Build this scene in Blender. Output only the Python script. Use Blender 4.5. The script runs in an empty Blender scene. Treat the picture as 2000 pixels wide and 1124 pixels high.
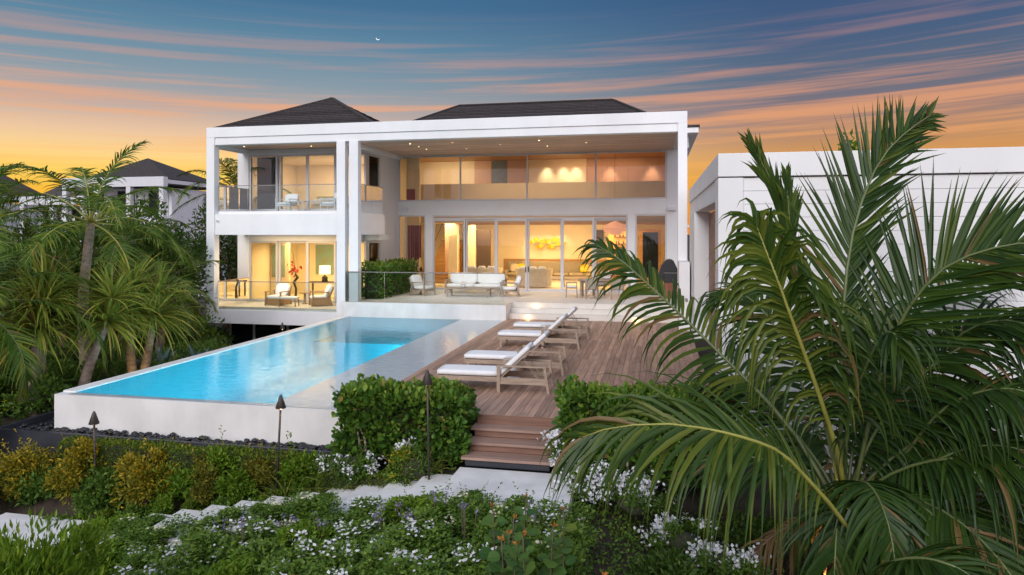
import bpy, bmesh, math, random
import numpy as np
from mathutils import Vector, Matrix
R = math.radians
random.seed(7); rng = np.random.default_rng(11)
sc = bpy.context.scene
COL = sc.collection

# ---------------------------------------------------------------- camera
cam_d = bpy.data.cameras.new("camera"); cam = bpy.data.objects.new("camera", cam_d); COL.objects.link(cam)
cam_d.sensor_width = 36.0; cam_d.lens = 36.0 * 1340 / 2000
cam_d.shift_y = -(562 - 456) / 2000.0
cam.location = (0, 0, 3.3); cam.rotation_euler = (R(90), 0, math.atan(278 / 1340))
cam_d.clip_start = 0.1; cam_d.clip_end = 6000
sc.camera = cam

# ---------------------------------------------------------------- view, sampling
sc.view_settings.view_transform = 'Standard'; sc.view_settings.look = 'None'
sc.view_settings.gamma = 1.0; sc.view_settings.exposure = 0.38
sc.view_settings.use_curve_mapping = False
sc.render.engine = 'CYCLES'
cy = sc.cycles
cy.use_denoising = True; cy.max_bounces = 8; cy.diffuse_bounces = 3; cy.glossy_bounces = 4
cy.transmission_bounces = 6; cy.transparent_max_bounces = 16
cy.caustics_reflective = False; cy.caustics_refractive = False
cy.sample_clamp_indirect = 4.0

# ---------------------------------------------------------------- dusk sky
world = bpy.data.worlds.new("World"); sc.world = world; world.use_nodes = True
wn, wl = world.node_tree.nodes, world.node_tree.links; wn.clear()
def wnode(t, **k):
    n = wn.new(t)
    for a, b in k.items(): setattr(n, a, b)
    return n
def wmath(op, a, b=None, clamp=False):
    n = wnode('ShaderNodeMath', operation=op); n.use_clamp = clamp
    for i, v in enumerate((a, b)):
        if v is None: continue
        if isinstance(v, (int, float)): n.inputs[i].default_value = v
        else: wl.new(v, n.inputs[i])
    return n.outputs[0]
def wramp(fac, stops, interp='EASE'):
    n = wnode('ShaderNodeValToRGB'); cr = n.color_ramp; cr.interpolation = interp
    while len(cr.elements) < len(stops): cr.elements.new(0.5)
    for e, (p, c) in zip(cr.elements, stops): e.position = p; e.color = (*c, 1)
    wl.new(fac, n.inputs[0]); return n.outputs[0]
def wmix(f, a, b, mode='MIX'):
    n = wnode('ShaderNodeMix', data_type='RGBA', blend_type=mode)
    if isinstance(f, (int, float)): n.inputs[0].default_value = f
    else: wl.new(f, n.inputs[0])
    for i, v in ((6, a), (7, b)):
        if isinstance(v, tuple): n.inputs[i].default_value = (*v, 1)
        else: wl.new(v, n.inputs[i])
    return n.outputs[2]
SUN_AZ = (-0.74, 0.67)                       # where the sun went down: left of and behind the house
tc = wnode('ShaderNodeTexCoord'); sep = wnode('ShaderNodeSeparateXYZ'); wl.new(tc.outputs['Generated'], sep.inputs[0])
el = wmath('ARCSINE', sep.outputs[2]); el01 = wmath('DIVIDE', el, math.pi / 2, clamp=True)   # 0 horizon, 1 zenith
hl = wmath('SQRT', wmath('ADD', wmath('MULTIPLY', sep.outputs[0], sep.outputs[0]), wmath('MULTIPLY', sep.outputs[1], sep.outputs[1])))
dsun = wmath('DIVIDE', wmath('ADD', wmath('MULTIPLY', sep.outputs[0], SUN_AZ[0]), wmath('MULTIPLY', sep.outputs[1], SUN_AZ[1])), wmath('MAXIMUM', hl, 0.001))
az01 = wmath('MULTIPLY', wmath('ADD', dsun, 1.0), 0.5, clamp=True)      # 1 towards the glow, 0 opposite
warm = wramp(el01, [(0.000, (0.739, 0.286, 0.034)), (0.035, (0.815, 0.437, 0.042)), (0.050, (0.840, 0.555, 0.109)), (0.066, (0.824, 0.563, 0.235)), (0.084, (0.689, 0.462, 0.303)), (0.104, (0.420, 0.345, 0.319)), (0.130, (0.210, 0.277, 0.328)), (0.165, (0.101, 0.210, 0.303)), (0.200, (0.050, 0.139, 0.252)), (0.270, (0.038, 0.101, 0.218)), (1.000, (0.118, 0.185, 0.311))], 'LINEAR')
side = wramp(el01, [(0.000, (0.630, 0.218, 0.025)), (0.045, (0.639, 0.269, 0.050)), (0.070, (0.521, 0.252, 0.092)), (0.086, (0.353, 0.202, 0.134)), (0.104, (0.193, 0.151, 0.168)), (0.130, (0.092, 0.126, 0.185)), (0.165, (0.055, 0.097, 0.185)), (0.210, (0.034, 0.076, 0.172)), (0.270, (0.027, 0.067, 0.164)), (1.000, (0.118, 0.185, 0.311))], 'LINEAR')
opp = wramp(el01, [(0.0, (.70, .66, .75)), (.12, (.95, .88, .99)), (.3, (.95, .96, 1.12)), (.6, (.66, .74, .95)), (1.0, (.12, .19, .32))])
c1 = wmix(wramp(az01, [(.74, (0, 0, 0)), (.985, (1, 1, 1))], 'EASE'), side, warm)
c2 = wmix(wramp(az01, [(.30, (0, 0, 0)), (.66, (1, 1, 1))], 'EASE'), opp, c1)
# long streaks of high cloud, lit from below
azim = wmath('ARCTAN2', sep.outputs[0], sep.outputs[1])
comb = wnode('ShaderNodeCombineXYZ'); wl.new(azim, comb.inputs[0])
wl.new(wmath('SUBTRACT', wmath('MULTIPLY', el, 40.0), wmath('MULTIPLY', azim, 1.0)), comb.inputs[1])
ns = wnode('ShaderNodeTexNoise'); ns.inputs['Scale'].default_value = 1.25; ns.inputs['Detail'].default_value = 9; ns.inputs['Roughness'].default_value = .6; ns.inputs['Distortion'].default_value = .25
wl.new(comb.outputs[0], ns.inputs['Vector'])
streak = wramp(ns.outputs[0], [(.45, (0, 0, 0)), (.64, (1, 1, 1))], 'EASE')
band = wramp(el01, [(.02, (0, 0, 0)), (.06, (.5, .5, .5)), (.10, (.9, .9, .9)), (.14, (.60, .60, .60)), (.165, (.35, .35, .35)), (.20, (0, 0, 0))], 'EASE')
stcol = wramp(el01, [(.04, (.86, .40, .07)), (.085, (.84, .36, .12)), (.13, (.74, .32, .17)), (.20, (.44, .24, .22))], 'LINEAR')
sm = wmath('MULTIPLY', streak, band)
c3 = wmix(wmath('MULTIPLY', sm, .72), c2, stcol)
bg = wnode('ShaderNodeBackground'); bg.inputs[1].default_value = .93; wl.new(c3, bg.inputs[0])
wo = wnode('ShaderNodeOutputWorld'); wl.new(bg.outputs[0], wo.inputs[0])

# ---------------------------------------------------------------- the last soft light of the open sky over the sea, behind the camera
sun_d = bpy.data.lights.new("sun", 'SUN'); sun = bpy.data.objects.new("sun", sun_d); COL.objects.link(sun)
sun_d.energy = 1.5; sun_d.angle = R(34); sun_d.color = (1.0, .975, .96)
sun.rotation_euler = (R(59), 0, R(-14))

# ================================================================ helpers
MATW = {}
def wm(o):
    return MATW.get(o.name, Matrix.Identity(4)) if o else Matrix.Identity(4)
def tag(o, label=None, cat=None, group=None, kind=None):
    if label: o['label'] = label
    if cat: o['category'] = cat
    if group: o['group'] = group
    if kind: o['kind'] = kind
    return o
def thing(name, label, cat, loc=(0, 0, 0), rz=0.0, group=None):
    o = bpy.data.objects.new(name, None); COL.objects.link(o)
    o.empty_display_size = .2; o.location = loc; o.rotation_euler = (0, 0, rz)
    MATW[o.name] = Matrix.Translation(loc) @ Matrix.Rotation(rz, 4, 'Z')
    return tag(o, label, cat, group)
def copy_tree(o, loc=None, rz=None, label=None, group=None, parent=None, s=None):
    c = o.copy(); COL.objects.link(c)
    if parent: c.parent = parent
    if loc is not None: c.location = loc
    if rz is not None: c.rotation_euler = (0, 0, rz)
    if s is not None: c.scale = s if hasattr(s, '__len__') else (s, s, s)
    if label: c['label'] = label
    if group: c['group'] = group
    for ch in o.children: copy_tree(ch, parent=c)
    return c
class MB:
    """collects geometry in world (or prototype-local) coordinates"""
    def __init__(s): s.v = []; s.f = []; s.sm = []
    def add(s, vs, fs, smooth=False):
        n = len(s.v); s.v += [tuple(map(float, v)) for v in vs]; s.f += [tuple(i + n for i in f) for f in fs]; s.sm += [smooth] * len(fs); return s
    def box(s, x0, x1, y0, y1, z0, z1, M=None):
        vs = [(x0, y0, z0), (x1, y0, z0), (x1, y1, z0), (x0, y1, z0), (x0, y0, z1), (x1, y0, z1), (x1, y1, z1), (x0, y1, z1)]
        if M is not None: vs = [M @ Vector(v) for v in vs]
        return s.add(vs, [(0, 3, 2, 1), (4, 5, 6, 7), (0, 1, 5, 4), (1, 2, 6, 5), (2, 3, 7, 6), (3, 0, 4, 7)])
    def bar(s, a, b, w, h, up=(0, 0, 1)):
        a, b = Vector(a), Vector(b); d = (b - a); L = d.length; d.normalize()
        u = Vector(up)
        if abs(d.dot(u)) > .98: u = Vector((0, 1, 0))
        r = d.cross(u).normalized(); u = r.cross(d).normalized()
        M = Matrix((( d.x, r.x, u.x, a.x), (d.y, r.y, u.y, a.y), (d.z, r.z, u.z, a.z), (0, 0, 0, 1)))
        return s.box(0, L, -w / 2, w / 2, -h / 2, h / 2, M)
    def prism(s, poly, ax, a, b):
        """poly in the two other axes, extruded along axis ax from a to b"""
        n = len(poly)
        def mk(p, t):
            return (t, p[0], p[1]) if ax == 0 else ((p[0], t, p[1]) if ax == 1 else (p[0], p[1], t))
        vs = [mk(p, a) for p in poly] + [mk(p, b) for p in poly]
        return s.add(vs, [tuple(range(n))[::-1], tuple(range(n, 2 * n))] + [(i, (i + 1) % n, n + (i + 1) % n, n + i) for i in range(n)])
    def tube(s, pts, rad, n=8, caps=True):
        pts = [Vector(p) for p in pts]; rad = rad if hasattr(rad, '__len__') else [rad] * len(pts)
        vs = []; prev = None
        for i, p in enumerate(pts):
            d = (pts[min(i + 1, len(pts) - 1)] - pts[max(i - 1, 0)]).normalized()
            if prev is None:
                u = d.cross(Vector((0, 0, 1)) if abs(d.z) < .95 else Vector((1, 0, 0))).normalized()
            else:
                u = (prev - d * prev.dot(d)).normalized()
            prev = u; w = d.cross(u)
            for k in range(n):
                a = 2 * math.pi * k / n; vs.append(p + (u * math.cos(a) + w * math.sin(a)) * rad[i])
        fs = []
        for i in range(len(pts) - 1):
            for k in range(n):
                fs.append((i * n + k, i * n + (k + 1) % n, (i + 1) * n + (k + 1) % n, (i + 1) * n + k))
        s.add(vs, fs, True)
        if caps:
            m = len(s.v) - len(vs); s.f += [tuple(m + k for k in range(n))[::-1], tuple(m + (len(pts) - 1) * n + k for k in range(n))]; s.sm += [False, False]
        return s
    def lathe(s, prof, c=(0, 0, 0), n=16):
        """prof: (radius, z) from bottom to top"""
        vs = []; 
        for r, z in prof:
            for k in range(n):
                a = 2 * math.pi * k / n; vs.append((c[0] + r * math.cos(a), c[1] + r * math.sin(a), c[2] + z))
        fs = []
        for i in range(len(prof) - 1):
            for k in range(n): fs.append((i * n + k, i * n + (k + 1) % n, (i + 1) * n + (k + 1) % n, (i + 1) * n + k))
        m = len(s.v); s.add(vs, fs, True)
        s.f += [tuple(m + k for k in range(n))[::-1], tuple(m + (len(prof) - 1) * n + k for k in range(n))]; s.sm += [False, False]
        return s
    def cushion(s, x0, x1, y0, y1, z0, z1, M=None, p=.035, n=6):
        """soft rectangular pillow"""
        cx, cy_, cz = (x0 + x1) / 2, (y0 + y1) / 2, (z0 + z1) / 2; a, b, c = (x1 - x0) / 2, (y1 - y0) / 2, (z1 - z0) / 2
        m = len(s.v); vs = []; N = n + 1
        for sd in (-1, 1):
            for i in range(N):
                for j in range(N):
                    u = -1 + 2 * i / n; v = -1 + 2 * j / n
                    e = (1 - u ** 6) * (1 - v ** 6)
                    uu = u * (1 - .03 * v * v); vv = v * (1 - .03 * u * u)
                    q = Vector((cx + a * uu, cy_ + b * vv, cz + sd * c * (.70 + .30 * e ** .5)))
                    vs.append(M @ q if M is not None else q)
        fs = []
        for sd in (0, 1):
            o = sd * N * N
            for i in range(n):
                for j in range(n):
                    q = (o + i * N + j, o + (i + 1) * N + j, o + (i + 1) * N + j + 1, o + i * N + j + 1)
                    fs.append(q if sd else q[::-1])
        ring = [(i, 0) for i in range(n)] + [(n, j) for j in range(n)] + [(i, n) for i in range(n, 0, -1)] + [(0, j) for j in range(n, 0, -1)]
        for k in range(len(ring)):
            i0, j0 = ring[k]; i1, j1 = ring[(k + 1) % len(ring)]
            fs.append((i0 * N + j0, i1 * N + j1, N * N + i1 * N + j1, N * N + i0 * N + j0))
        return s.add(vs, fs, True)
    def build(s, name, mat, parent=None, bevel=0, label=None, cat=None, group=None, kind=None, local=False, origin=None):
        me = bpy.data.meshes.new(name)
        V = [Vector(v) for v in s.v]
        o = bpy.data.objects.new(name, me); COL.objects.link(o)
        if parent is not None:
            if not local:
                inv = wm(parent).inverted(); V = [inv @ v for v in V]
            o.parent = parent; MATW[o.name] = wm(parent).copy()
        else:
            if origin is None:
                xs = [v.x for v in V]; ys = [v.y for v in V]; zs = [v.z for v in V]
                origin = ((min(xs) + max(xs)) / 2, (min(ys) + max(ys)) / 2, min(zs))
            og = Vector(origin); V = [v - og for v in V]; o.location = og; MATW[o.name] = Matrix.Translation(og)
        me.from_pydata([tuple(v) for v in V], [], s.f)
        me.polygons.foreach_set('use_smooth', s.sm)
        me.materials.append(mat); me.update()
        if bevel:
            b = o.modifiers.new('edge', 'BEVEL'); b.width = bevel; b.segments = 2; b.limit_method = 'ANGLE'; b.angle_limit = R(50)
        return tag(o, label, cat, group, kind)
def B(*a): return MB().box(*a)

# ---------------------------------------------------------------- materials
def mat(name, col, rough=.6, var=.12, scale=3.0, bump=0.0, bscale=40.0, metal=0.0, spec=.5, stretch=(1, 1, 1), rnd=0.0, coord='Object', emit=None, estr=0.0, trans=0.0, col2=None, detail=5, sheen=0.0, streak=0.0):
    m = bpy.data.materials.new(name); m.use_nodes = True
    N, L = m.node_tree.nodes, m.node_tree.links; bs = N['Principled BSDF']
    bs.inputs['Roughness'].default_value = rough; bs.inputs['Metallic'].default_value = metal
    bs.inputs['Specular IOR Level'].default_value = spec
    tcn = N.new('ShaderNodeTexCoord'); mp = N.new('ShaderNodeMapping'); mp.inputs['Scale'].default_value = stretch
    L.new(tcn.outputs[coord], mp.inputs[0])
    nz = N.new('ShaderNodeTexNoise'); nz.inputs['Scale'].default_value = scale; nz.inputs['Detail'].default_value = detail
    L.new(mp.outputs[0], nz.inputs['Vector'])
    rp = N.new('ShaderNodeValToRGB'); cr = rp.color_ramp
    c = np.array(col, float); d = np.array(col2, float) if col2 is not None else c * (1 + var)
    cr.elements[0].position = .3; cr.elements[0].color = (*np.clip(c * (1 - var), 0, 1), 1)
    cr.elements[1].position = .7; cr.elements[1].color = (*np.clip(d, 0, 1), 1)
    L.new(nz.outputs[0], rp.inputs[0]); out = rp.outputs[0]
    if rnd:
        oi = N.new('ShaderNodeObjectInfo'); hs = N.new('ShaderNodeHueSaturation'); mr = N.new('ShaderNodeMapRange')
        mr.inputs[3].default_value = 1 - rnd; mr.inputs[4].default_value = 1 + rnd
        L.new(oi.outputs['Random'], mr.inputs[0]); L.new(mr.outputs[0], hs.inputs['Value'])
        ad = N.new('ShaderNodeVectorMath'); ad.operation = 'ADD'
        L.new(mp.outputs[0], ad.inputs[0]); sc_ = N.new('ShaderNodeVectorMath'); sc_.operation = 'SCALE'
        cx = N.new('ShaderNodeCombineXYZ')
        for i in range(3): L.new(oi.outputs['Random'], cx.inputs[i])
        L.new(cx.outputs[0], sc_.inputs[0]); sc_.inputs['Scale'].default_value = 37.0
        L.new(sc_.outputs[0], ad.inputs[1]); L.new(ad.outputs[0], nz.inputs['Vector'])
        L.new(out, hs.inputs['Color']); out = hs.outputs[0]
    if streak:      # faint rain streaks and patches on outdoor walls
        m2 = N.new('ShaderNodeMapping'); m2.inputs['Scale'].default_value = (1.3, 1.3, .30); L.new(tcn.outputs[coord], m2.inputs[0])
        n3 = N.new('ShaderNodeTexNoise'); n3.inputs['Scale'].default_value = 1.0; n3.inputs['Detail'].default_value = 8; n3.inputs['Roughness'].default_value = .65; L.new(m2.outputs[0], n3.inputs['Vector'])
        r3 = N.new('ShaderNodeValToRGB'); r3.color_ramp.elements[0].position = .35; r3.color_ramp.elements[0].color = (1 - streak, 1 - streak * 1.05, 1 - streak * 1.15, 1); r3.color_ramp.elements[1].position = .6; r3.color_ramp.elements[1].color = (1, 1, 1, 1); L.new(n3.outputs[0], r3.inputs[0])
        mu = N.new('ShaderNodeMix'); mu.data_type = 'RGBA'; mu.blend_type = 'MULTIPLY'; mu.inputs[0].default_value = 1.0; L.new(out, mu.inputs[6]); L.new(r3.outputs[0], mu.inputs[7]); out = mu.outputs[2]
    L.new(out, bs.inputs['Base Color'])
    if bump:
        n2 = N.new('ShaderNodeTexNoise'); n2.inputs['Scale'].default_value = bscale; n2.inputs['Detail'].default_value = 4
        L.new(mp.outputs[0], n2.inputs['Vector'])
        bp = N.new('ShaderNodeBump'); bp.inputs['Strength'].default_value = bump; bp.inputs['Distance'].default_value = .02
        L.new(n2.outputs[0], bp.inputs['Height']); L.new(bp.outputs[0], bs.inputs['Normal'])
    if emit is not None:
        bs.inputs['Emission Color'].default_value = (*emit, 1); bs.inputs['Emission Strength'].default_value = estr
    return m
def glass_mat(name, tint=(.96, .98, .98), gloss=(1, 1, 1), ior=1.5, rough=0.0):
    m = bpy.data.materials.new(name); m.use_nodes = True; N, L = m.node_tree.nodes, m.node_tree.links; N.clear()
    t = N.new('ShaderNodeBsdfTransparent'); t.inputs[0].default_value = (*tint, 1)
    g = N.new('ShaderNodeBsdfGlossy'); g.inputs['Color'].default_value = (*gloss, 1); g.inputs['Roughness'].default_value = rough
    fr = N.new('ShaderNodeFresnel'); fr.inputs['IOR'].default_value = ior
    mx = N.new('ShaderNodeMixShader'); o = N.new('ShaderNodeOutputMaterial')
    L.new(fr.outputs[0], mx.inputs[0]); L.new(t.outputs[0], mx.inputs[1]); L.new(g.outputs[0], mx.inputs[2]); L.new(mx.outputs[0], o.inputs[0])
    return m
def leaf_mat(name, c0, c1, c2=None, rough=.5, trans=.3, spec=.22, dry=None):
    """leaf colour varies from leaf to leaf (face attribute 'tone')"""
    m = bpy.data.materials.new(name); m.use_nodes = True; N, L = m.node_tree.nodes, m.node_tree.links
    bs = N['Principled BSDF']; bs.inputs['Roughness'].default_value = rough; bs.inputs['Specular IOR Level'].default_value = spec
    at = N.new('ShaderNodeAttribute'); at.attribute_name = 'tone'
    rp = N.new('ShaderNodeValToRGB'); cr = rp.color_ramp
    cr.elements[0].color = (*c0, 1); cr.elements[1].color = (*(c2 or c1), 1)
    if c2: e = cr.elements.new(.6); e.color = (*c1, 1)
    if dry:
        e = cr.elements.new(.94); e.color = (*(c2 or c1), 1); cr.elements[-1].position = .98; cr.elements[-1].color = (*dry, 1)
    L.new(at.outputs['Fac'], rp.inputs[0]); L.new(rp.outputs[0], bs.inputs['Base Color'])
    tr = N.new('ShaderNodeBsdfTranslucent'); mx = N.new('ShaderNodeMixShader'); mx.inputs[0].default_value = trans
    hs = N.new('ShaderNodeHueSaturation'); hs.inputs['Value'].default_value = 1.3; hs.inputs['Hue'].default_value = .485
    L.new(rp.outputs[0], hs.inputs['Color']); L.new(hs.outputs[0], tr.inputs[0])
    o = N['Material Output']; L.new(bs.outputs[0], mx.inputs[1]); L.new(tr.outputs[0], mx.inputs[2]); L.new(mx.outputs[0], o.inputs[0])
    return m
M_ = {}
M_['plaster'] = mat('white_plaster', (.83, .825, .82), .75, .04, .7, .10, 70, streak=.035)
M_['plaster_stone'] = mat('pale_pool_stone', (.74, .725, .70), .55, .08, 1.6, .10, 60, streak=.09)
M_['terrace'] = mat('pale_terrace_stone', (.70, .655, .59), .5, .07, 2.0, .05, 60)
M_['path'] = mat('white_path_stone', (.68, .66, .64), .7, .15, 2.2, .15, 50)
M_['deck'] = mat('weathered_hardwood', (.38, .235, .168), .55, .28, 2.2, .25, 14, stretch=(9, .7, 9), rnd=.28)
M_['tread'] = mat('reddish_hardwood', (.30, .19, .145), .5, .22, 2.2, .2, 14, stretch=(.7, 9, 9), rnd=.14)
M_['soffit'] = mat('grey_brown_ceiling_boards', (.66, .46, .34), .6, .2, 2.0, .15, 14, stretch=(.6, 9, 9), rnd=.16)
M_['shingle'] = mat('dark_wood_shingle', (.046, .036, .033), .85, .8, 9.0, .5, 20, stretch=(1.2, 1.2, 4), rnd=.35)
M_['alu'] = mat('silver_window_frame', (.62, .61, .62), .4, .03, 2.0, metal=.15)
M_['white_metal'] = mat('white_metal', (.74, .74, .76), .4, .03)
M_['glass'] = glass_mat('window_glass', (.97, .97, .96), ior=1.42)
M_['rail_glass'] = glass_mat('railing_glass', (.94, .98, .98), ior=1.42)
M_['rail'] = mat('brushed_rail', (.30, .27, .26), .35, .05, metal=.6)
M_['teak'] = mat('greyed_teak', (.36, .27, .20), .6, .2, 3, .15, 14, stretch=(1, 9, 9))
M_['teak_warm'] = mat('oiled_teak', (.38, .22, .10), .5, .2, 3, .1, 14, stretch=(1, 9, 9))
M_['canvas'] = mat('white_canvas', (.82, .81, .80), .9, .03, 5, .10, 120)
M_['black'] = mat('black_metal', (.018, .018, .02), .45, .1)
M_['bronze'] = mat('dark_bronze', (.055, .045, .04), .5, .2, 6, metal=.3)
M_['pebble'] = mat('black_pebble', (.016, .016, .02), .45, .4, 8, rnd=.3)
M_['trough'] = mat('dark_slate', (.030, .032, .042), .5, .2, 3)
M_['soil'] = mat('dark_soil', (.045, .032, .022), .95, .4, 2.5, .6, 12)
M_['cream'] = mat('cream_wall', (.78, .68, .52), .8, .03, 1)
M_['pinkwall'] = mat('warm_panel_wall', (.55, .36, .28), .6, .05, 1)
M_['iwood'] = mat('honey_wood', (.42, .23, .085), .45, .2, 2, .05, 14, stretch=(.6, 8, 8))
M_['darkwood'] = mat('dark_panel_wood', (.055, .032, .022), .5, .2, 2, stretch=(8, 8, .6))
M_['redwood'] = mat('red_brown_door', (.20, .065, .03), .45, .2, 2, .1, 14, stretch=(8, 8, .6))
M_['ifloor'] = mat('cream_stone_floor', (.66, .56, .42), .35, .06, 1)
M_['linen'] = mat('beige_linen', (.58, .49, .36), .9, .06, 6, .15, 120)
M_['grey_linen'] = mat('taupe_linen', (.34, .29, .22), .9, .06, 6, .15, 120)
M_['curtain'] = mat('blue_grey_curtain', (.16, .20, .25), .9, .1, 4, .1, 40)
M_['yellow'] = mat('yellow_lacquer', (.85, .62, .02), .35, .05)
M_['pinkshade'] = mat('rose_paper', (.75, .38, .28), .7, .05, emit=(1, .45, .25), estr=.3)
M_['warm_glow'] = mat('lamp_glow', (1, .8, .5), .5, 0, emit=(1, .72, .38), estr=9)
M_['shade_glow'] = mat('lit_lamp_shade', (.9, .8, .6), .8, 0, emit=(1, .74, .42), estr=1.6)
M_['path_glow'] = mat('lit_bulb', (1, .8, .5), .5, 0, emit=(1, .62, .25), estr=10)
M_['bar_glow'] = mat('lit_bar_back', (.8, .4, .1), .6, .05, emit=(1, .42, .07), estr=.35)
M_['art_green'] = mat('pale_green_painting', (.50, .55, .38), .7, .5, 2.2, col2=(.20, .36, .34))
M_['art_red'] = mat('red_painting', (.45, .03, .04), .6, .6, 9, col2=(.25, .08, .16))
M_['red'] = mat('red_petal', (.55, .03, .03), .5, .2)
M_['dark_glass'] = mat('dark_window_pane', (.012, .016, .02), .06, .05)
M_['bark'] = mat('pale_grey_bark', (.27, .21, .165), .85, .35, 5, .6, 18, stretch=(1, 1, 2.5))
M_['bark_dark'] = mat('brown_fibre_bark', (.16, .10, .06), .9, .35, 6, .7, 20)
M_['stem'] = mat('woody_stem', (.10, .075, .05), .8, .3, 8)
M_['core'] = mat('dark_core_shade', (.04, .042, .022), .95, .4, 14, .8, 30)  # twig-brown filler, coloured dark to stand for the shade inside bushes
M_['rock'] = mat('grey_rock', (.16, .145, .13), .9, .3, 3, .6, 8)
M_['wall_far'] = mat('distant_white_wall', (.66, .66, .68), .8, .03)
# ================================================================ ground
def sstep(a, b, t):
    t = np.clip((t - a) / (b - a), 0, 1); return t * t * (3 - 2 * t)
def zpath(x): return -.76 - .178 * np.clip(-3.23 - x, 0, 6.6)
def ground_z(x, y):
    x = np.asarray(x, float); y = np.asarray(y, float)
    zp = zpath(x)
    front = zp - .10 - .12 * np.clip(10.0 - y, 0, 12)
    bed = np.maximum(zp, -1.25)
    z = front * (1 - sstep(10.7, 11.4, y)) + bed * sstep(10.7, 11.4, y)
    under = -1.7
    z = z * (1 - sstep(12.0, 12.6, y)) + under * sstep(12.0, 12.6, y)
    left = -1.15 - .075 * np.clip(y - 13, 0, 14)
    z = z + (left - z) * sstep(-12.3, -13.3, x) * 1.0 if False else np.where(x < -12.3, z + (left - z) * np.clip((-12.3 - x) / 1.0, 0, 1) * sstep(9.5, 11.5, y), z)
    right = -1.15 - .09 * np.clip(11.5 - y, 0, 12)
    w = np.clip((x + 1.2) / 1.2, 0, 1); z = z * (1 - w) + np.minimum(right, z * 0 + right) * w
    far = sstep(45, 90, y); z = z * (1 - far) - 2.5 * far
    return z + .05 * np.sin(x * 1.7 + 1.3 * y) * np.sin(y * 1.1 - .6 * x) * (1 - far)
def make_ground():
    xs = np.unique(np.concatenate([np.linspace(-1500, -60, 12), np.linspace(-60, -20, 30), np.linspace(-20, 12, 110), np.linspace(12, 60, 24), np.linspace(60, 1500, 12)]))
    ys = np.unique(np.concatenate([np.linspace(-300, -6, 10), np.linspace(-6, 4, 14), np.linspace(4, 28, 90), np.linspace(28, 90, 30), np.linspace(90, 3000, 20)]))
    X, Y = np.meshgrid(xs, ys); Z = ground_z(X, Y)
    nx, ny = len(xs), len(ys); V = np.stack([X, Y, Z], -1).reshape(-1, 3)
    F = [(j * nx + i, j * nx + i + 1, (j + 1) * nx + i + 1, (j + 1) * nx + i) for j in range(ny - 1) for i in range(nx - 1)]
    b = MB(); b.add(V, F, True); b.build('ground', M_['soil'], kind='structure', origin=(0, 0, 0))
make_ground()

def disc_light(name, c, r, nrm, mt, parent=None, **k):
    q = Vector(nrm).to_track_quat('Z', 'Y').to_matrix(); b = MB()
    pts = [Vector(c) + q @ Vector((r * math.cos(a), r * math.sin(a), 0)) for a in np.linspace(0, 2 * math.pi, 12, endpoint=False)]
    back = [p - Vector(nrm) * .02 for p in pts]
    b.add(pts + back, [tuple(range(12)), tuple(range(12, 24))[::-1]] + [(i, 12 + i, 12 + (i + 1) % 12, (i + 1) % 12) for i in range(12)])
    return b.build(name, mt, parent, **k)
def lamp(kind, loc, energy, col=(1, .72, .4), size=.3, tgt=None, spot=60, blend=.8, sizey=None):
    l = bpy.data.lights.new('lamp_' + kind.lower(), kind); l.energy = energy; l.color = col
    if kind == 'AREA':
        l.size = size
        if sizey: l.shape = 'RECTANGLE'; l.size_y = sizey
    else: l.shadow_soft_size = size
    if kind == 'SPOT': l.spot_size = R(spot); l.spot_blend = blend
    o = bpy.data.objects.new('lamp_' + kind.lower(), l); COL.objects.link(o); o.location = loc
    if tgt is not None: o.rotation_euler = (Vector(tgt) - Vector(loc)).to_track_quat('-Z', 'Y').to_euler()
    return o
# ================================================================ pool
PX0, PX1, PY0, PY1 = -12.15, -5.57, 11.97, 25.45
SHX = -7.30                               # where the deep basin ends and the thin wet shelf begins
m = mat('turquoise_pool_plaster', (.002, .32, .45), .5, .06, 1.2)
pool = B(PX0, PX1, PY0, PY0 + .22, -1.6, -.028).build('pool', M_['plaster_stone'], kind='structure', origin=(-8.9, 18.7, -1.6))
for nm, bb in (('pool_rim', (PX0, PX0 + .30, PY0 + .22, PY1, -1.6, .004)), ('pool_shelf', (SHX, PX1, PY0 + .22, PY1, -1.6, -.028))):
    B(*bb).build(nm, M_['plaster_stone'] if nm == 'pool_rim' else mat('white_shelf_stone', (.88, .87, .85), .5, .04, 1.6), pool)
bs_ = MB(); x0, x1, y0, y1 = PX0 + .302, SHX - .002, PY0 + .222, PY1 - .002
def q4(b, *p): b.add(p, [(0, 1, 2, 3)])
yd = 22.4
Rf = .55; fil = [(Rf - Rf * math.cos(a), -1.30 + Rf - Rf * math.sin(a)) for a in np.linspace(0, math.pi / 2, 7)]      # rounded foot of the walls
prof = [(x0, -.03)] + [(x0 + u, v) for u, v in fil] + [(x1 - u, v) for u, v in reversed(fil)] + [(x1, -.03)]
n_ = len(prof); bs_.add([(u, y0, v) for u, v in prof] + [(u, yd, v) for u, v in prof], [(i, i + 1, n_ + i + 1, n_ + i) for i in range(n_ - 1)] + [tuple(range(n_))[::-1]], True)
q4(bs_, (x0, yd, -.55), (x1, yd, -.55), (x1, y1, -.55), (x0, y1, -.55)); q4(bs_, (x0, yd, -1.3), (x1, yd, -1.3), (x1, yd, -.55), (x0, yd, -.55))
q4(bs_, (x0, y1, -.55), (x1, y1, -.55), (x1, y1, -.03), (x0, y1, -.03)); q4(bs_, (x0, yd, -.55), (x0, y1, -.55), (x0, y1, -.03), (x0, yd, -.03)); q4(bs_, (x1, yd, -.55), (x1, yd, -.03), (x1, y1, -.03), (x1, y1, -.55))
bs_.build('pool_basin', m, pool)
M_['pool_lamp'] = mat('pool_lamp', (.8, .95, 1), .4, 0, emit=(.55, .9, 1), estr=2.0)
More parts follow.
